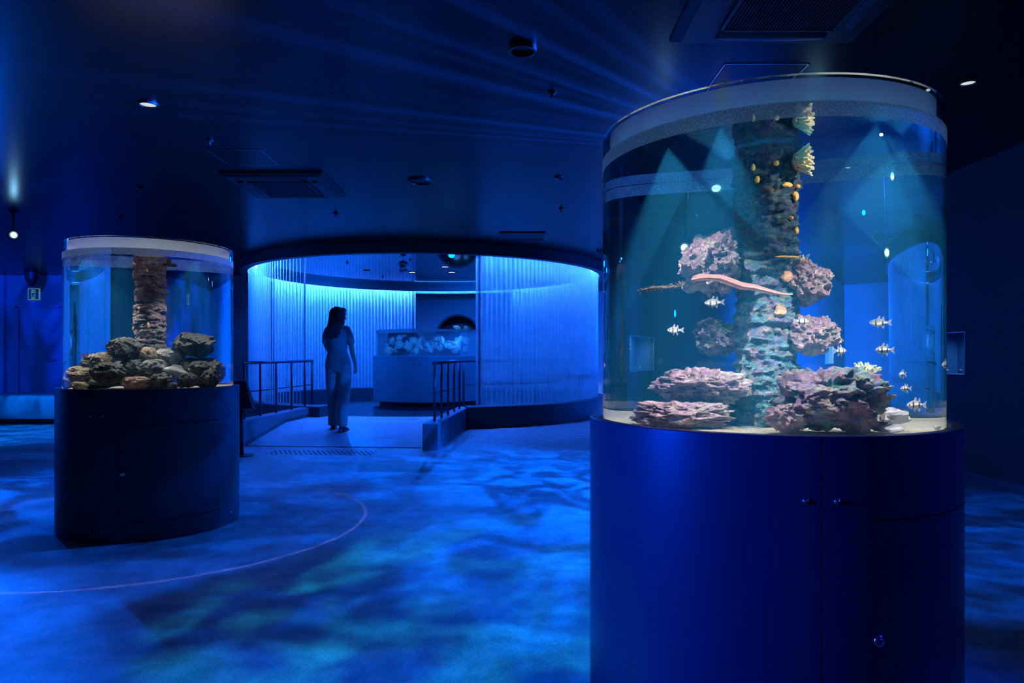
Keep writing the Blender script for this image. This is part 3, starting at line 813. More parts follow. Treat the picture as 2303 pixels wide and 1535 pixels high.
def anemone(label, pos, n, ln, rad, spread, axis, mat, seed, patchdims=(.02, .02)):
    rnd = random.Random(seed)
    t = thing('sea_anemone', label, 'sea anemone', pos)
    ax = Vector(axis).normalized(); q = ax.to_track_quat('Z', 'Y')
    bm = bmesh.new(); ell(bm, (0, 0, 0), (patchdims[0], patchdims[1], .010), 14, 8)
    bmesh.ops.transform(bm, matrix=q.to_matrix().to_4x4(), verts=bm.verts)
    obj('foot', bm, M['brownplate'], t, smooth=True)
    bm = bmesh.new()
    for i in range(n):
        x = rnd.uniform(-1, 1); y = rnd.uniform(-1, 1)
        if x * x + y * y > 1: x *= .6; y *= .6
        b0 = Vector((x * patchdims[0], y * patchdims[1], .003))
        d = Vector((x * spread, y * spread, 1)).normalized()
        bend = Vector((rnd.uniform(-1, 1), rnd.uniform(-1, 1), 0)) * .35
        L = ln * rnd.uniform(.7, 1.15)
        pts = [b0 + (d + bend * s) * L * s for s in (0, .25, .5, .75, .93, 1.0)]
        tube(bm, [q @ p for p in pts], [rad * k for k in (1.0, .95, .85, .8, .95, .5)], 7)
    obj('tentacles', bm, mat, t, smooth=True)
    return t
anemone('cream-yellow anemone with spread tentacles at the top right of the teal column', (BT.x + .060, BT.y - .062, 1.632), 95, .030, .0031, .75, (.9, -.45, .05), M['tentacle'], 1, (.030, .026))
anemone('pale green anemone with stubby tentacles on top of the largest boulder', (BT.x + .165, BT.y - .205, 1.016), 46, .028, .0028, .5, (.25, -.15, 1), M['tentacle_green'], 2, (.050, .014))
anemone('tiny green anemone tuft on the purple rock right of the column', (BT.x + .075, BT.y - .05, 1.345), 10, .016, .0022, .6, (0, 0, 1), M['tentacle_green'], 3, (.014, .008))

# fish -------------------------------------------------------------------------------------------
def cardinalfish(label, pos, rz, scale=1.0):
    bm = bmesh.new(); rings = []
    prof = [(-.030, .0015, .0045), (-.026, .002, .005), (-.018, .0032, .010), (-.008, .0050, .0150), (.002, .0058, .0165), (.010, .0056, .0150), (.018, .0045, .0110), (.024, .0030, .0070), (.028, .0012, .0030)]
    for x, ry, rz_ in prof: rings.append([bm.verts.new((x, ry * math.cos(2 * PI * k / 16), rz_ * math.sin(2 * PI * k / 16))) for k in range(16)])
    for i in range(len(rings) - 1):
        for k in range(16): bm.faces.new((rings[i][k], rings[i][(k + 1) % 16], rings[i + 1][(k + 1) % 16], rings[i + 1][k]))
    bm.faces.new(rings[0][::-1]); bm.faces.new(rings[-1])
    o = obj('cardinalfish', bm, M['cardinal'], loc=pos, smooth=True); o.rotation_euler = (0, 0, rz); o.scale = (scale,) * 3
    def fin(name, pts):
        b = bmesh.new()
        f1 = b.faces.new([b.verts.new((x, -.0005, z)) for x, z in pts]); f2 = b.faces.new([b.verts.new((x, .0005, z)) for x, z in pts][::-1])
        n = len(pts); b.verts.ensure_lookup_table()
        for i in range(n): b.faces.new((b.verts[i], b.verts[(i + 1) % n], b.verts[2 * n - 1 - ((n - 1 - (i + 1) % n))], b.verts[2 * n - 1 - (n - 1 - i)]))
        return obj(name, b, M['fin'], o)
    fin('tail_fin', [(-.028, .004), (-.046, .014), (-.041, 0), (-.046, -.014), (-.028, -.004)])
    fin('dorsal_fin', [(.004, .015), (-.002, .029), (-.008, .026), (-.006, .0145)])
    fin('rear_dorsal_fin', [(-.010, .013), (-.018, .027), (-.022, .014), (-.020, .008)])
    fin('anal_fin', [(-.008, -.014), (-.018, -.026), (-.021, -.013), (-.018, -.009)])
    fin('pelvic_fin', [(.006, -.014), (.000, -.026), (-.003, -.016)])
    b = bmesh.new()
    for s in (-1, 1): ell(b, (.0195, s * .0036, .002), (.0026, .0016, .0026), 10, 6)
    obj('eyes', b, M['black'], o, smooth=True)
    tag(o, label, 'fish', 'banded cardinalfish in the right aquarium')
    return o
f0 = cardinalfish('banded fish facing left in open water between column rocks and the right glass', (BT.x + .184, BT.y - .278, 1.086), PI + .25, .68)
for lab, rel, rz, sc in [
    ('faint banded fish above the clearest one, near the right of the tank', (.202, -.179, 1.162), PI - .5, .95),
    ('small banded fish just past the tip of the largest boulder', (.250, -.196, 1.019), PI + .9, .72),
    ('small banded fish low at the right, nose pointing left', (.244, -.247, .982), PI + .5, .68),
    ('lowest fish, above the pale stones at the right glass', (.265, -.262, .938), PI + .1, 1.05),
    ('fish over the green anemone with fins raised', (.114, -.200, 1.084), .6, .85),
    ('yellowish striped fish left of the column under the pink long fish', (-.175, -.150, 1.222), PI - .6, .95),
    ('dim fish in the open water at the left of the tank', (-.228, -.025, 1.148), PI + .1, .9),
    ('fish crossing in front of the column at mid height', (.019, -.219, 1.165), .2, .8),
    ('fish pressed against the far right glass above the gravel', (.375, -.145, 1.045), PI + .4, .9),
    ('fish at the far left glass edge', (-.400, .10, 1.04), .5, .7)]:
    dup(f0, (BT.x + rel[0], BT.y + rel[1], rel[2]), rz, lab, sc * .7)

# long pink fish
bm = bmesh.new()
P = [(-.252, -.215, 1.276), (-.244, -.214, 1.283), (-.232, -.212, 1.286), (-.21, -.21, 1.284), (-.18, -.205, 1.280), (-.15, -.20, 1.275), (-.12, -.20, 1.266), (-.09, -.205, 1.258), (-.06, -.215, 1.250), (-.03, -.22, 1.246), (-.005, -.222, 1.244)]
P = [(x, y, 1.262 + (z - 1.262) * 1.25 + .003 * math.sin(x * 60)) for x, y, z in P]
tube(bm, P, [.005, .0095, .0105, .0085, .0098, .0108, .0104, .0088, .0066, .0044, .0018], 14)
o = obj('slender_fish', bm, M['pinkfish'], loc=BT, smooth=True); tag(o, 'long slender pinkish-red fish swimming left in front of the column', 'fish')
b = bmesh.new()
for s, (x, z) in enumerate([(-.238, 1.272), (-.230, 1.268), (-.243, 1.268)]):
    tube(b, [(-.236, -.212, 1.281), (x, -.214, z)], [.003, .001], 6)
obj('pectoral_fin', b, M['pinkfish'], o, smooth=True)
bm = bmesh.new(); rnd = random.Random(4)
A = Vector((-.375, -.13, 1.258)); B = Vector((-.262, -.19, 1.274))
tube(bm, [A.lerp(B, i / 6) + Vector((0, 0, .004 * math.sin(i))) for i in range(7)], [.002, .004, .005, .005, .004, .003, .001], 8)
for i in range(150):
    p = A.lerp(B, rnd.random()); d = Vector((-.5 + rnd.uniform(-.4, .9), rnd.uniform(-.6, .6), rnd.uniform(-.8, .8))).normalized() * rnd.uniform(.006, .015)
    tube(bm, [p, p + d], [.0012, .0004], 5)
o = obj('spiny_seaweed', bm, M['lava_brown'], loc=BT, smooth=True); tag(o, 'brownish bristly sprig drifting in the water left of the pink fish', 'seaweed')

# ---- left tank boulders
G2_ = 'volcanic boulders in the left aquarium'
LV, LGY, LRD, LBR = M['lava'], M['lava_grey'], M['lava_red'], M['lava_brown']
for i, (lab, rel, dims, m_, tl) in enumerate([
    ('large dark rounded boulder on top of the heap left of the column', (-.052, -.175, 1.112), (.165, .19, .150), LV, (.2, 0)),
    ('greyish boulder leaning under the top left boulder', (-.135, -.235, 1.035), (.130, .15, .120), LBR, (-.5, 0)),
    ('wide dark boulder with a sharp left tip in the front left of the heap', (-.058, -.345, .968), (.195, .16, .130), LV, (-.4, 0)),
    ('pale rounded stone at the back left under the spiny urchin', (-.231, -.150, 1.030), (.075, .09, .060), LGY, (0, 0)),
    ('orange-brown slab against the left glass', (-.262, -.20, .965), (.185, .20, .090), LBR, (.1, 0)),
    ('speckled grey rock at the lower left glass corner', (-.325, -.255, .908), (.120, .13, .085), LGY, (.3, 0)),
    ('low brown rock next to the lower left corner rock', (-.215, -.345, .893), (.110, .10, .055), LBR, (0, 0)),
    ('brown rock wedged in front of the column foot', (.045, -.130, 1.075), (.085, .11, .105), LBR, (0, 0)),
    ('grey flat-topped boulder right of the column foot', (.095, -.02, 1.062), (.150, .17, .125), LGY, (.3, 0)),
    ('big black boulder overhanging the right of the heap', (.205, .03, 1.140), (.225, .22, .165), LV, (.35, 0)),
    ('oval light grey stone in the centre of the heap', (.133, -.235, 1.008), (.128, .13, .088), LGY, (.1, 0)),
    ('dark bluish stone between the centre grey stone and top boulder', (.010, -.200, 1.005), (.090, .12, .085), LV, (0, 0)),
    ('reddish-brown angular rock at the front centre', (.082, -.335, .910), (.165, .13, .080), LRD, (.25, 0)),
    ('lumpy dark grey rock right of the reddish rock', (.200, -.275, .928), (.140, .13, .092), LV, (-.3, 0)),
    ('smooth black stone under the big overhanging boulder', (.318, -.09, 1.000), (.110, .12, .080), LV, (0, 0)),
    ('pyramid-shaped speckled black rock at the front right', (.312, -.215, .920), (.115, .11, .095), LV, (0, .2)),
    ('tall black rock against the right glass', (.385, -.09, .935), (.105, .12, .110), LV, (.2, 0)),
    ('low dark rock between the lumpy rock and the pyramid rock', (.250, -.285, .890), (.085, .08, .050), LV, (0, 0)),
    ('dark boulder buried in the middle of the heap behind the light grey stone', (-.02, -.06, .96), (.34, .26, .20), LV, (0, 0)),
    ('dark boulder at the right rear, carrying the big overhanging one', (.24, .05, .96), (.28, .26, .20), LV, (0, 0)),
    ('dark boulder low at the left rear behind the brown slab', (-.22, .02, .93), (.24, .26, .14), LV, (0, 0))]):
    rock(lab, LT, rel, dims, m_, 30 + i, tilt=tl, lump=.22, fine=.07, sub=6 if dims[0] > .15 else 5, group=G2_, cav=.12)
bm = bmesh.new()
pp = [(-.072, 0, 0), (-.066, 0, .006), (-.045, 0, .014), (-.01, 0, .017), (.03, 0, .014), (.055, 0, .008), (.066, 0, .0)]
rings = []
for x, rr, hh in [(-.075, .004, .004), (-.068, .014, .016), (-.045, .024, .030), (-.01, .027, .034), (.03, .022, .028), (.055, .012, .016), (.07, .004, .005)]:
    rings.append([bm.verts.new((x, rr * math.cos(2 * PI * k / 18), hh * math.sin(2 * PI * k / 18))) for k in range(18)])
for i in range(6):
    for k in range(18): bm.faces.new((rings[i][k], rings[i][(k + 1) % 18], rings[i + 1][(k + 1) % 18], rings[i + 1][k]))
bm.faces.new(rings[0][::-1]); bm.faces.new(rings[-1])
o = obj('pale_fish', bm, pbr('pale_fish_skin', (0.62, 0.62, 0.52), .4, var=.15, scale=20, stretch=(1, 5, 5)), loc=(LT.x + .262, LT.y - .225, .965), smooth=True)
o.rotation_euler = (0, R(20), R(30)); tag(o, 'plump pale grey fish resting between boulders in the left aquarium', 'fish')
b = bmesh.new(); f = b.faces.new([b.verts.new(p) for p in ((-.066, 0, .01), (-.094, -.001, .03), (-.086, 0, 0), (-.094, .001, -.024), (-.066, 0, -.008))]); obj('tail_fin', b, M['fin'], o)
b = bmesh.new(); b.faces.new([b.verts.new(p) for p in ((.03, 0, .026), (.0, 0, .050), (-.04, 0, .044), (-.05, 0, .028))]); obj('dorsal_fin', b, M['fin'], o)
b = bmesh.new()
for s in (-1, 1): ell(b, (.052, s * .012, .004), (.004, .003, .004), 8, 6)
obj('eyes', b, M['black'], o, smooth=True)
bm = bmesh.new(); ell(bm, (0, 0, 0), (.016, .016, .012), 14, 8); rnd = random.Random(9)
for i in range(46):
    d = Vector((rnd.uniform(-1, 1), rnd.uniform(-1, 1), rnd.uniform(-.1, 1))).normalized(); tube(bm, [d * .012, d * rnd.uniform(.03, .046)], [.0012, .0003], 5)
o = obj('sea_urchin', bm, M['lava_red'], loc=(LT.x - .228, LT.y - .165, 1.062), smooth=True); tag(o, 'small spiny pinkish urchin on the pale stone at the back left', 'sea urchin')
# black T-shaped pipe fitting
t = thing('water_pipe', 'black T-shaped pipe outlet near the water line right of the left column', 'pipe', (LT.x + .092, LT.y - .01, 1.664))
bm = bmesh.new(); tube(bm, [(-.03, 0, -.018), (.038, 0, -.022)], .0095, 14); obj('nozzle', bm, M['dark'], t, smooth=True)
bm = bmesh.new(); tube(bm, [(0, 0, -.018), (0, 0, .024)], .011, 14); obj('riser', bm, M['dark'], t, smooth=True)
bm = bmesh.new(); tube(bm, [(-.008, 0, -.0185), (.0, 0, -.019)], .012, 14); tube(bm, [(.022, 0, -.0205), (.030, 0, -.021)], .012, 14); obj('coupling', bm, M['dark'], t, smooth=True)

# ================================================================== round jelly tank inside the drum
jt = thing('jellyfish_tank', 'wide round jellyfish tank on a pale plinth at the centre of the blinds', 'aquarium', DC)
bm = bmesh.new(); lathe(bm, [(0, .24), (1.05, .24), (1.05, 1.07), (1.02, 1.075), (0, 1.075)], 160); o = obj('plinth', bm, M['bench'], jt)
m_ = o.modifiers.new('es', 'EDGE_SPLIT'); m_.split_angle = R(35)
for p in o.data.polygons: p.use_smooth = True
bm = bmesh.new(); lathe(bm, [(0, .165), (.93, .165), (.93, .24), (0, .24)], 96); obj('toe_kick', bm, M['black'], jt)
for a, z in ((-7.0, .93), (-2.6, .93), (-7.0, .29), (-2.6, .29), (30, .93), (34, .93)): stud('screw', jt, 1.05, a, z, .012, M['rail'])
jac, _w = water_tank(jt, .99, 1.076, 1.49, 1.556, .03)
bm = bmesh.new(); lathe(bm, [(.9915, 1.505), (.9915, 1.555)], 160); obj('frosted_band', bm, M['collar'], jac, smooth=True)
spot('jelly_fill_light', (DC.x - .3, DC.y - .6, 1.48), (DC.x - .3, DC.y - .5, 1.07), 9, (0.03, .28, 1.0), 165, .3, .01)  # added spots inside the water to light the jellyfish
spot('jelly_fill_light', (DC.x + .45, DC.y - .5, 1.48), (DC.x + .45, DC.y - .4, 1.07), 14, (0.03, .28, 1.0), 165, .3, .01)
spot('jelly_fill_light', (DC.x - .6, DC.y + .2, 1.48), (DC.x - .6, DC.y + .2, 1.07), 8, (0.03, .28, 1.0), 165, .3, .01)
def jellyfish(label, loc, rot, sc):
    bm = bmesh.new(); lathe(bm, [(0, .040), (.03, .037), (.055, .027), (.070, .010), (.074, -.004), (.068, .000), (.045, .014), (.02, .022), (0, .024)], 24)
    o = obj('jellyfish', bm, M['jelly'], loc=loc, smooth=True); o.rotation_euler = rot; o.scale = (sc,) * 3
    bm = bmesh.new()
    for k in range(4):
        a = k * PI / 2
        tube(bm, [(.008 * math.cos(a), .008 * math.sin(a), .02), (.018 * math.cos(a), .018 * math.sin(a), -.02), (.022 * math.cos(a + .5), .022 * math.sin(a + .5), -.06), (.03 * math.cos(a + .9), .03 * math.sin(a + .9), -.10)], [.008, .007, .005, .002], 6)
    obj('oral_arms', bm, M['jelly'], o, smooth=True)
    bm = bmesh.new()
    for k in range(4):
        a = k * PI / 2 + .4
        ell(bm, (.026 * math.cos(a), .026 * math.sin(a), .028), (.012, .012, .004), 10, 6)
    obj('gonads', bm, M['jelly'], o, smooth=True)
    tag(o, label, 'jellyfish', 'moon jellyfish in the round tank'); return o
rnd = random.Random(11)
j0 = None
for i in range(34):
    a = R(-78 + 156 * (i + rnd.uniform(.1, .9)) / 34); rr = rnd.uniform(.42, .74); z = 1.17 + .24 * ((i * .618) % 1)
    p = (DC.x + rr * math.sin(a), DC.y - rr * math.cos(a), z)
    rot = (rnd.uniform(-1.6, 1.6), rnd.uniform(-1.6, 1.6), rnd.uniform(0, 6)); sc = rnd.uniform(.7, 1.15)
    if j0 is None: j0 = jellyfish('pale blue moon jellyfish drifting in the round tank', p, rot, sc)
    else: dup(j0, p, None, None, sc, rot)
# porthole beyond
ph = thing('porthole_window', 'round dark porthole tank in the back wall above the jellyfish tank', 'window', (PX, YB, PZ))
bm = bmesh.new(); lathe(bm, [(PR - .02, 0), (PR + .03, 0), (PR + .03, .02), (PR - .02, .02)], 64, closed_prof=True)
bmesh.ops.rotate(bm, verts=bm.verts, cent=(0, 0, 0), matrix=Matrix.Rotation(R(90), 3, 'X')); obj('frame', bm, M['rim'], ph, smooth=True)
bm = bmesh.new(); box(bm, -.7, .7, .121, .70, -.7, .7)
bm.faces.ensure_lookup_table()
for f in [f for f in bm.faces if abs(f.calc_center_median().y - .121) < 1e-4]: bm.faces.remove(f)
obj('tank_interior', bm, M['dark'], ph)
for k, (dx, dz, sc, rt) in enumerate([(-.05, .24, 1.5, (.2, .3, 0)), (.19, .22, 1.1, (1.2, .1, 0)), (-.02, .13, .9, (.8, 1.0, 0)), (-.22, .05, 1.0, (2, 0, 0)), (.3, -.1, 1.2, (.5, 0, 0))]):
    o = dup(j0, (PX + dx, YB + .30, PZ + dz), None, 'glowing jellyfish behind the round porthole', sc, rt, 'jellyfish behind the porthole')
spot('porthole_light', (PX - .1, YB + .35, PZ + .66), (PX + .05, YB + .3, PZ), 18, (0.10, .5, 1.0), 110, .4, .01)

# mirror ball
mb = thing('mirror_ball', 'mirror ball hanging from the ceiling inside the ring of blinds', 'mirror ball', (-1.77, 11.34, 2.525))
bm = bmesh.new(); bmesh.ops.create_uvsphere(bm, u_segments=28, v_segments=18, radius=.101); obj('ball', bm, M['mirror'], mb)
bm = bmesh.new(); tube(bm, [(0, 0, .095), (0, 0, .172)], .004, 8); obj('rod', bm, M['dark'], mb, smooth=True)
bm = bmesh.new(); tube(bm, [(0, 0, .170), (0, 0, .194)], .045, 20); obj('motor', bm, M['dark'], mb, smooth=False)

# ================================================================== ceiling fittings
def sprinkler(x, y, label, r=.028):
    bm = bmesh.new(); lathe(bm, [(0, -.002), (r, -.002), (r, -.010), (.010, -.014), (.008, -.035), (.018, -.036), (.018, -.039), (0, -.039)], 18)
    o = obj('sprinkler', bm, M['dark'], loc=(x, y, HC), smooth=False); return tag(o, label, 'sprinkler', 'small ceiling sprinklers')
def px(pxl, pyl, z=HC):
    D = 1566.7 * (z - 1.07) / (800 - pyl); return ((pxl - 1151.5) / 1566.7 * D, D)
for (a, b, lab) in [(1242, 207, 'small sprinkler on the ceiling left of the large aquarium top'), (1262, 468, 'small sprinkler on the ceiling above the vent grille'), (471, 315, 'small sprinkler near the hatch left of the air conditioner'), (315, 423, 'small dark sprinkler far left above the left aquarium'),
                    (272, 490, 'distant sprinkler above the left aquarium'), (781, 589, 'sprinkler on the reflective ceiling inside the ring, left'), (861, 622, 'farthest sprinkler inside the ring'), (922, 583, 'sprinkler beside the mirror ball'), (755, 479, 'faint sprinkler above the ring canopy')]:
    x, y = px(a, b); sprinkler(x, y, lab)
def downlight(a, b, r, label, on=None, deep=.012):
    x, y = px(a, b); t = thing('downlight', label, 'ceiling light', (x, y, HC), 0, 'round ceiling downlights')
    bm = bmesh.new(); lathe(bm, [(r, 0), (r, -deep), (r * .82, -deep), (r * .78, -.002)], 32); obj('trim_ring', bm, M['dark'], t, smooth=False)
    bm = bmesh.new(); disc(bm, r * .80, -.004, 24); obj('lens', bm, on or M['dark'], t); return t
downlight(333, 233, .062, 'white-lit downlight on the ceiling over the left aquarium', M['lens_dim'])
downlight(1175, 105, .075, 'unlit round ceiling fitting left of the large aquarium', None, .03)
downlight(945, 406, .12, 'large dark round ceiling speaker right of the air conditioner', None, .02)
downlight(1258, 398, .045, 'small dark ceiling fitting between the ring and large aquarium')
downlight(825, 607, .07, 'small dark fitting on the ceiling inside the ring')
downlight(2177, 184, .05, 'small downlight on the ceiling at the upper right', M['lens_dim'])
for a, b, lab in ((1001, 599, 'lit downlight beyond the mirror ball, upper'), (1016, 611, 'lit downlight beyond the mirror ball, lower right'), (927, 611, 'lit downlight just right of the mirror ball')):
    downlight(a, b, .085, lab, M['lens_white'])
# accent lamp above left tank that lights its top collar
spot('tank_downlight', (LT.x, LT.y, 2.69), (LT.x, LT.y, 1.7), 2200, (1, .97, .95), 52.6, .06, .04)
spot('tank_downlight', (BT.x, BT.y, 2.69), (BT.x, BT.y, 1.75), 1500, (.06, .45, 1), 53.4, .8, .04)

def aircon(x0, y0, w_, label):
    t = thing('ceiling_air_conditioner', label, 'air conditioner', (x0 + w_ / 2, y0 + w_ / 2, HC), 0, 'ceiling cassette air conditioners')
    h = w_ / 2
    bm = bmesh.new()
    z = [0, -.012, -.035]
    rows = []
    for (s, zz) in ((h, 0), (h, -.012), (h * .90, -.038)):
        rows.append([bm.verts.new((sx * s, sy * s, zz)) for sx, sy in ((-1, -1), (1, -1), (1, 1), (-1, 1))])
    for i in range(2):
        for k in range(4): bm.faces.new((rows[i][k], rows[i][(k + 1) % 4], rows[i + 1][(k + 1) % 4], rows[i + 1][k]))
    bm.faces.new(rows[2])
    o = obj('panel', bm, M['dark'], t); subdiv_bevel(o, .006, 2)
    for k in range(4):
        bm = bmesh.new(); a = k * PI / 2
        vs = []
        for i in range(9):
            s = (i / 8 - .5) * 2; hh = .052 + .0 * s; wv = .055 * (1 - .35 * s * s)
            for (dy, dz) in ((-wv, -.039), (wv * .4, -hh), (wv, -.039)):
                vs.append(bm.verts.new(Matrix.Rotation(a, 3, 'Z') @ Vector((s * h * .56, -h * .74 + dy, dz))))
        for i in range(8):
            for j in range(2): bm.faces.new((vs[i * 3 + j], vs[i * 3 + 3 + j], vs[i * 3 + 4 + j], vs[i * 3 + 1 + j]))
        obj('louver', bm, M['dark'], t, smooth=True)
    g = obj('intake_grille', _grille(h * .58, h * .58, 34, -.052), M['fascia'], t)
    return t
def _grille(hx, hy, n, z, th=.010):
    bm = bmesh.new()
    for (a, b, c, d) in ((-hx, hx, -hy, -hy + .012), (-hx, hx, hy - .012, hy), (-hx, -hx + .012, -hy, hy), (hx - .012, hx, -hy, hy)): box(bm, a, b, c, d, z, z + .014)
    for i in range(1, n):
        x = -hx + 2 * hx * i / n; box(bm, x - .0022, x + .0022, -hy, hy, z + .002, z + .012)
    return bm
aircon(-2.64, 6.24, .94, 'dark square ceiling air conditioner over the left of the room')
aircon(.82, 2.67, .97, 'dark square ceiling air conditioner above the large aquarium, cut by the top edge')
x0, y0 = px(1122, 521); x1, y1 = px(1224, 539)
t = thing('vent_grille', 'slatted rectangular ceiling vent in front of the ring canopy', 'vent', (.14, 9.58, HC))
bm = _grille(.31, .30, 26, -.014); obj('slats', bm, M['dark'], t)
bm = bmesh.new(); box(bm, -.30, .30, -.29, .29, -.003, -.001); obj('backing', bm, M['black'], t)
t = thing('vent_grille', 'narrow linear ceiling vent at the right end of the ring canopy', 'vent', (1.62, 10.9, HC))
obj('slats', _grille(.30, .10, 14, -.03), M['dark'], t)
for (cx_, cy_, s_, lab) in ((1.44, 4.17, .24, 'square access hatch in the ceiling behind the large aquarium'), (-2.23, 5.79, .22, 'square access hatch beside the left air conditioner')):
    t = thing('ceiling_hatch', lab, 'hatch', (cx_, cy_, HC), 0, 'ceiling access hatches')
    bm = bmesh.new()
    for (a, b, c, d) in ((-s_, s_, -s_, -s_ + .008), (-s_, s_, s_ - .008, s_), (-s_, -s_ + .008, -s_, s_), (s_ - .008, s_, -s_, s_)): box(bm, a, b, c, d, -.004, 0)
    obj('frame', bm, M['metal'], t)
    bm = bmesh.new(); box(bm, -s_ + .014, s_ - .014, -s_ + .014, s_ - .014, -.002, 0); obj('cover', bm, M['ceiling'], t)

# projector lamps seen in the picture
def projector(loc, tgt, label, drop=None):
    t = thing('projector_lamp', label, 'projector', loc, 0, 'ripple-light projectors under the ceiling')
    d = (Vector(tgt) - Vector(loc)).normalized(); q = d.to_track_quat('-Z', 'Y').to_matrix().to_4x4()
    bm = bmesh.new(); lathe(bm, [(0, .17), (.05, .17), (.055, .02), (.058, .005), (.046, .005), (.044, .012)], 28)
    bmesh.ops.transform(bm, matrix=q, verts=bm.verts); obj('housing', bm, M['dark'], t, smooth=False)
    bm = bmesh.new(); lathe(bm, [(0, .014), (.030, .012)], 24); bmesh.ops.transform(bm, matrix=q, verts=bm.verts); obj('lens', bm, M['lens_on'], t, smooth=True)
    bm = bmesh.new(); b0 = q @ Vector((0, .06, .10)); tube(bm, [b0, (b0.x, b0.y, HC - loc[2])], .012, 10); tube(bm, [(b0.x, b0.y, HC - loc[2] - .02), (b0.x, b0.y, HC - loc[2])], .05, 16); obj('bracket', bm, M['dark'], t)
    return t
projector((L1[0] - .07, L1[1] + .07, L1[2] + .0), (-.4, 1.0, .9), 'lit projector lamp hanging at the far left above the bench')
projector((2.52, 6.3, 2.58), (1.2, 3.0, 1.6), 'projector lamp under the ceiling behind the large aquarium', )
projector((1.21, 6.4, 2.53), (1.0, 3.0, 1.6), 'second projector lamp behind the large aquarium, further left')
projector((2.62, 6.0, 2.03), (1.4, 3.2, 1.5), 'lowest projector lamp on a long stem, seen left of the coral column through the tank')
projector((1.32, 6.0, 1.86), (1.2, 3.2, 1.5), 'projector lamp on a long stem seen right of the coral column through the tank')
projector((-7.5, 9.4, 2.55), (-5, 7, .5), 'projector lamp on the ceiling left of the left aquarium')

# ================================================================== bench, info stand, signs
t = thing('bench', 'round-ended pale blue upholstered bench against the left background', 'bench', (-7.62, 11.35, 0))
bm = bmesh.new()
def stadium(hx, hy, z, n=16):
    pts = []
    for sgn in (1, -1):
        for i in range(n + 1):
            a = -PI / 2 + PI * i / n
            pts.append((sgn * (hx - hy) + sgn * hy * math.cos(a), sgn * hy * math.sin(a), z))
    return pts
rows = []
for ins, z in ((.03, .09), (0, .12), (0, .40), (.012, .43), (.045, .447), (.12, .452)):
    rows.append([bm.verts.new(p) for p in stadium(1.05 - ins, .55 - ins, z)])
for i in range(len(rows) - 1):
    n_ = len(rows[i])
    for k in range(n_): bm.faces.new((rows[i][k], rows[i][(k + 1) % n_], rows[i + 1][(k + 1) % n_], rows[i + 1][k]))
bm.faces.new(rows[-1]); bm.faces.new(rows[0][::-1])
obj('cushion', bm, M['bench'], t, smooth=True)
bm = bmesh.new(); rows = [[bm.verts.new(p) for p in stadium(.88, .40, z)] for z in (0, .10)]
for k in range(len(rows[0])): bm.faces.new((rows[0][k], rows[0][(k + 1) % len(rows[0])], rows[1][(k + 1) % len(rows[0])], rows[1][k]))
obj('base', bm, M['black'], t)

t = thing('info_stand', 'black sloping information stand behind the left aquarium beside the ramp', 'info stand', (-2.90, 7.55, 0))
bm = bmesh.new()
vs = [bm.verts.new(p) for p in ((-.22, -.02, .80), (.02, -.02, .80), (.02, .02, .80), (-.22, .02, .80), (-.22, -.24, .50), (.17, -.24, .52), (.17, -.10, .50), (-.22, -.10, .48))]
for f in ((0, 1, 2, 3), (0, 4, 5, 1), (1, 5, 6, 2), (2, 6, 7, 3), (0, 3, 7, 4), (4, 7, 6, 5)): bm.faces.new([vs[i] for i in f])
obj('board', bm, M['black'], t)
bm = bmesh.new(); tube(bm, [(0.01, -.10, 0), (0.01, -.10, .55)], .02, 12); obj('post', bm, M['dark'], t, smooth=True)
bm = bmesh.new(); tube(bm, [(0.01, -.10, 0), (0.01, -.10, .012)], .12, 24); obj('foot', bm, M['dark'], t)

def running_sign(label, loc, s):
    t = thing('exit_sign', label, 'exit sign', loc)
    bm = bmesh.new(); box(bm, -s, s, -.03, .0, -s, s); obj('sign_box', bm, emit('sign_glow', (.15, .45, .75), .35), t)
    bm = bmesh.new(); box(bm, -s * .86, -s * .40, -.033, -.0305, -s * .86, s * .86); box(bm, s * .30, s * .86, -.033, -.0305, -s * .86, s * .86)
    box(bm, -s * .42, s * .32, -.033, -.0305, s * .72, s * .86); obj('door_symbol', bm, M['green'], t)
    bm = bmesh.new()
    def st(a, b, wd):
        a = Vector((a[0] * s, 0, a[1] * s)); b = Vector((b[0] * s, 0, b[1] * s)); d = (b - a).normalized(); n_ = Vector((-d.z, 0, d.x)) * wd * s
        vs = [bm.verts.new(p + Vector((0, -.0345, 0))) for p in (a - n_, a + n_, b + n_, b - n_)]; bm.faces.new(vs)
    st((.02, .25), (-.08, -.15), .13); st((-.08, -.12), (.16, -.40), .07); st((.16, -.38), (.02, -.72), .06); st((-.08, -.12), (-.22, -.45), .07); st((-.22, -.43), (-.48, -.55), .05)
    st((.02, .22), (.26, .02), .05); st((.26, .02), (.42, .10), .045); st((.0, .22), (-.26, .12), .05); st((-.26, .12), (-.34, -.12), .045)
    vs = [bm.verts.new((.08 * s + .11 * s * math.cos(2 * PI * k / 14), -.0345, .46 * s + .11 * s * math.sin(2 * PI * k / 14))) for k in range(14)]; bm.faces.new(vs)
    obj('running_figure', bm, M['green'], t)
running_sign('small square exit sign with a running figure above the left door', (-9.80, YD - .0, 2.335), .118)
bm = bmesh.new(); lathe(bm, [(.0, 0), (.125, 0), (.11, -.14), (.04, -.29), (0, -.29)], 20)
o = obj('speaker', bm, M['black'], loc=(-9.48, 13.75, HC)); tag(o, 'dark tapered ceiling speaker above the exit sign', 'speaker')
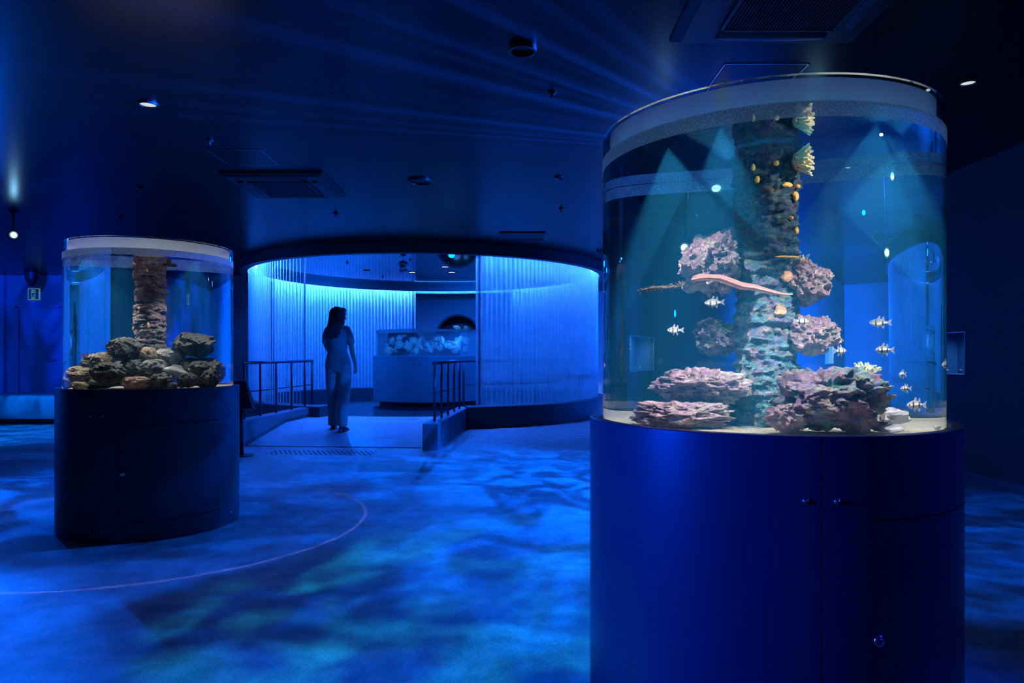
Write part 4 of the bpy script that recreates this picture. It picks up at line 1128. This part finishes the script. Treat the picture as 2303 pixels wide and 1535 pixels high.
# hanging arrow sign behind the large tank
t = thing('hanging_exit_sign', 'thin white sign with a green arrow hanging behind the large aquarium', 'exit sign', (1.56, 5.2, 0))
bm = bmesh.new(); box(bm, -.010, .010, -.10, .10, 2.36, 2.52); obj('sign_box', bm, emit('arrow_sign_glow', (.65, .85, .8), .8), t)
bm = bmesh.new(); tube(bm, [(0, 0, 2.52), (0, 0, HC)], .012, 10); obj('rod', bm, M['metal'], t, smooth=True)
bm = bmesh.new()
for sx in (-1, 1):
    x = sx * .0108
    bm.faces.new([bm.verts.new(p) for p in ((x, -.07, 2.425), (x, .03, 2.425), (x, .03, 2.450), (x, -.07, 2.450))]); bm.faces.new([bm.verts.new(p) for p in ((x, .02, 2.395), (x, .085, 2.437), (x, .02, 2.48))])
obj('arrow', bm, M['green'], t)

# ================================================================== wall aquariums on the right wall
def wall_tank(y0, y1, z0, z1, label, lp, col):
    t = thing('wall_aquarium', label, 'aquarium', (XR, (y0 + y1) / 2, z0)); h = (y1 - y0) / 2; H = z1 - z0
    bm = bmesh.new(); box(bm, .121, .75, -h - .05, h + .05, -.02, H + .25)
    bm.faces.ensure_lookup_table()
    for f in [f for f in bm.faces if abs(f.calc_center_median().x - .121) < 1e-4]: bm.faces.remove(f)
    obj('tank_interior', bm, M['winwater'], t)
    bm = bmesh.new()
    for (a, b, c, d) in ((-h, h, 0, .006), (-h, h, H - .006, H), (-h, -h + .006, 0, H), (h - .006, h, 0, H)): box(bm, -.004, .02, a, b, c, d)
    obj('frame', bm, M['metal'], t)
    spot('wall_aquarium_light', (XR + .45, (y0 + y1) / 2, z1 + .2), (XR + .4, (y0 + y1) / 2, z0), lp, col, 150, .4, .01)
    return t
wall_tank(W1[0], W1[1], WZ0, WZ1, 'small wall aquarium window glowing just right of the large aquarium', 22.0, (.25, .6, 1.0))
wall_tank(W2[0], W2[1], WZ0, 1.5, 'bright wall aquarium at the far end of the right wall', 260, (.5, .9, 1.0))
for k, (dy, s_, lab) in enumerate([(.08, .05, 'small tan pebble at the near end of the wall aquarium'), (.30, .045, 'cream pebble beside the tan one in the wall aquarium'), (.50, .04, 'third pebble in the wall aquarium'), (.75, .05, 'farthest pebble in the wall aquarium')]):
    rock(lab, Vector((XR + .18, W1[0], 0)), (0, dy + .05, WZ0 + s_ * .45), (s_ * .8, s_ * .8, s_ * 1.1), M['palestone'] if k else LBR, 60 + k, sub=3, name='pebble', cat='pebble', group='pebbles in the wall aquarium')
bm = bmesh.new(); ell(bm, (0, 0, 0), (.03, .10, .075), 18, 10); tube(bm, [(0, .05, .02), (.02, .14, .10), (.03, .24, .11)], [.05, .035, .02], 12)
o = obj('round_fish', bm, pbr('grey_fish_skin', (.35, .35, .32), .5, var=.3, scale=30), loc=(XR + .30, W1[0] + .16, WZ0 + .12), smooth=True); tag(o, 'grey round-bodied fish resting at the near end of the wall aquarium', 'fish')

# ================================================================== the woman on the ramp
FX, FY, FZ = -2.249, 9.02, .106
person = thing('person', 'person with long dark hair, short-sleeved top and wide pale trousers walking up the ramp', 'person', (FX, FY, FZ))
def cap(bm, pts, rad, flat=1.0, seg=14):
    """chain of tapered segments with round ends; rad in metres, flat squashes depth"""
    pts = [Vector(p) for p in pts]
    tube(bm, pts, rad, seg)
    for p, r in zip(pts, rad): ell(bm, p, (r, r * flat, r), 12, 8)
def loft(bm, secs, seg=24):
    rings = []
    for (cx, cy, z, rx, ry) in secs: rings.append([bm.verts.new((cx + rx * math.cos(2 * PI * k / seg), cy + ry * math.sin(2 * PI * k / seg), z)) for k in range(seg)])
    for i in range(len(rings) - 1):
        for k in range(seg): bm.faces.new((rings[i][k], rings[i][(k + 1) % seg], rings[i + 1][(k + 1) % seg], rings[i + 1][k]))
    bm.faces.new(rings[0][::-1]); bm.faces.new(rings[-1])
bm = bmesh.new()
hq = Matrix.Rotation(R(-48), 3, 'Z')     # head turned to the right
def hp(x, y, z): return Vector((.0, 0, 1.465)) + hq @ Vector((x, y, z))
ell(bm, hp(0, -.012, .035), (.074, .092, .088), 20, 14, hq); ell(bm, hp(0, .030, -.030), (.056, .060, .072), 18, 12, hq); ell(bm, hp(0, .062, -.078), (.024, .022, .020), 12, 8, hq)
ell(bm, hp(0, .088, .045), (.045, .014, .030), 12, 8, hq)
tube(bm, [hp(0, .086, .020), hp(0, .108, -.022), hp(0, .092, -.030)], [.007, .013, .009], 10)
ell(bm, hp(0, .088, -.052), (.022, .010, .007), 10, 6, hq); ell(bm, hp(0, .087, -.064), (.019, .009, .007), 10, 6, hq)
for s in (-1, 1): ell(bm, hp(s * .075, .0, -.005), (.008, .018, .030), 10, 8, hq)
cap(bm, [(0, -.01, 1.44), (-.01, -.015, 1.33)], [.050, .056])
loft(bm, [(-.005, 0, .80, .12, .10), (-.005, 0, .90, .125, .10), (-.008, 0, 1.02, .100, .08), (-.008, 0, 1.14, .112, .085), (-.008, -.005, 1.24, .125, .09), (-.008, -.01, 1.31, .120, .075), (-.008, -.01, 1.345, .07, .05)])
# arms : screen-right arm hangs, screen-left arm bent forward
cap(bm, [(.120, -.005, 1.300), (.150, -.005, 1.20), (.166, .0, 1.10), (.185, .02, .98), (.205, .045, .875)], [.046, .040, .035, .030, .022])
cap(bm, [(-.135, -.005, 1.295), (-.163, .005, 1.20), (-.158, .015, 1.095), (-.135, .075, 1.02), (-.110, .14, .965)], [.044, .039, .034, .029, .022])
def hand(bm, w0, d, side, back):
    d = Vector(d).normalized(); s = Vector(side).normalized(); b = Vector(back).normalized()
    c = Vector(w0) + d * .045
    rot = Matrix((s, b, d)).transposed()
    ell(bm, c, (.036, .015, .048), 14, 10, rot)
    for k, (o_, L) in enumerate(((-.027, .060), (-.009, .070), (.009, .066), (.026, .052))):
        p0 = Vector(w0) + d * .078 + s * o_
        pts = [p0, p0 + d * L * .45 + b * -.004, p0 + d * L * .8 + b * -.014, p0 + d * L * .98 + b * -.026]
        tube(bm, pts, [.0092, .0088, .0080, .0060], 8); ell(bm, pts[-1], (.006, .006, .006), 8, 6)
    p0 = Vector(w0) + d * .030 - s * .030
    pts = [p0, p0 + d * .022 - s * .016 - b * .006, p0 + d * .048 - s * .018 - b * .014]
    tube(bm, pts, [.012, .0105, .008], 8); ell(bm, pts[-1], (.008, .008, .008), 8, 6)
hand(bm, (.205, .045, .875), (.12, .15, -1), (-.25, -.95, -.1), (.95, -.25, 0))
hand(bm, (-.110, .14, .965), (.35, .75, -.5), (.6, -.1, .7), (-.6, .4, .3))
# legs
cap(bm, [(.065, .02, .84), (.075, .0, .48), (.085, -.09, .10), (.085, -.07, .06)], [.085, .055, .036, .034])
cap(bm, [(-.070, 0, .84), (-.080, .06, .47), (-.085, .10, .09)], [.085, .055, .036])
body = obj('body', bm, M['skin'], person, smooth=True); remesh(body, .0065, 3)
# short-sleeved top
bm = bmesh.new()
loft(bm, [(-.006, 0, .985, .128, .105), (-.006, 0, 1.02, .121, .098), (-.008, 0, 1.06, .120, .098), (-.008, -.002, 1.15, .128, .102), (-.008, -.006, 1.24, .140, .105), (-.008, -.010, 1.30, .138, .094), (-.008, -.012, 1.345, .105, .070), (-.010, -.014, 1.372, .060, .058)])
cap(bm, [(.108, -.008, 1.300), (.145, -.006, 1.215), (.163, -.003, 1.150)], [.058, .054, .052])
cap(bm, [(-.122, -.008, 1.298), (-.160, .002, 1.215), (-.165, .008, 1.155)], [.056, .052, .050])
o = obj('shirt', bm, M['shirt'], person, smooth=True); remesh(o, .009, 5, lambda c: .004 * noise.noise(c * 14))
# wide trousers
bm = bmesh.new()
loft(bm, [(-.004, 0, .76, .160, .115), (-.004, 0, .83, .168, .125), (-.004, 0, .90, .160, .120), (-.006, 0, .97, .140, .112), (-.006, 0, 1.022, .126, .104), (-.006, 0, 1.03, .122, .10)])
loft(bm, [(-.082, .085, .062, .066, .095), (-.082, .080, .20, .068, .092), (-.084, .060, .42, .072, .092), (-.084, .02, .62, .080, .100), (-.078, .0, .80, .086, .112), (-.07, 0, .86, .07, .09)])
loft(bm, [(.078, -.105, .070, .066, .100), (.078, -.085, .20, .070, .100), (.074, -.035, .40, .080, .104), (.080, .0, .62, .088, .106), (.082, .0, .80, .088, .115), (.07, 0, .86, .07, .09)])
o = obj('trousers', bm, M['trousers'], person, smooth=True)
remesh(o, .010, 5, lambda c: .010 * noise.noise(Vector((c.x * 11, c.y * 11, c.z * 2.2))) * (1.15 - c.z))
for (x, y, rz_, lift) in ((-.085, .10, .15, 0), (.085, -.10, -.35, 0)):
    bm = bmesh.new()
    loft(bm, [(0, .03, -.0 + lift, .040, .115), (0, .03, .018 + lift, .042, .118), (0, .02, .045 + lift, .038, .095), (0, -.02, .075 + lift, .034, .055), (0, -.03, .10 + lift, .032, .045)], 20)
    bmesh.ops.transform(bm, matrix=Matrix.Translation((x, y, 0)) @ Matrix.Rotation(rz_, 4, 'Z'), verts=bm.verts)
    o = obj('shoe', bm, M['shoe'], person, smooth=True); remesh(o, .006, 3)
    o.location.z = (y) * .138 - .0 
# hair : cap and long straight fall down the back
bm = bmesh.new()
ell(bm, hp(0, -.022, .040), (.088, .098, .098), 22, 14, hq); ell(bm, hp(0, .052, .090), (.066, .052, .038), 16, 10, hq)
for s in (-1, 1): ell(bm, hp(s * .070, .022, .02), (.018, .038, .065), 12, 10, hq)
loft(bm, [(-.045, -.075, 1.180, .085, .024), (-.045, -.078, 1.20, .108, .034), (-.043, -.078, 1.26, .108, .042), (-.036, -.070, 1.34, .094, .055), (-.030, -.055, 1.42, .084, .068), (-.024, -.035, 1.50, .080, .080), (-.02, -.02, 1.54, .07, .07)])
tube(bm, [hp(.05, .02, .0), (.058, .0, 1.38), (.064, -.02, 1.30), (.066, -.03, 1.255)], [.022, .018, .012, .004], 10)
o = obj('hair', bm, M['hair'], person, smooth=True)
remesh(o, .007, 2, lambda c: (.006 * noise.noise(Vector((c.x * 60, c.y * 60, c.z * 3))) + (.010 * noise.noise(Vector((c.x * 40, 0, 5))) if c.z < 1.25 else 0)))
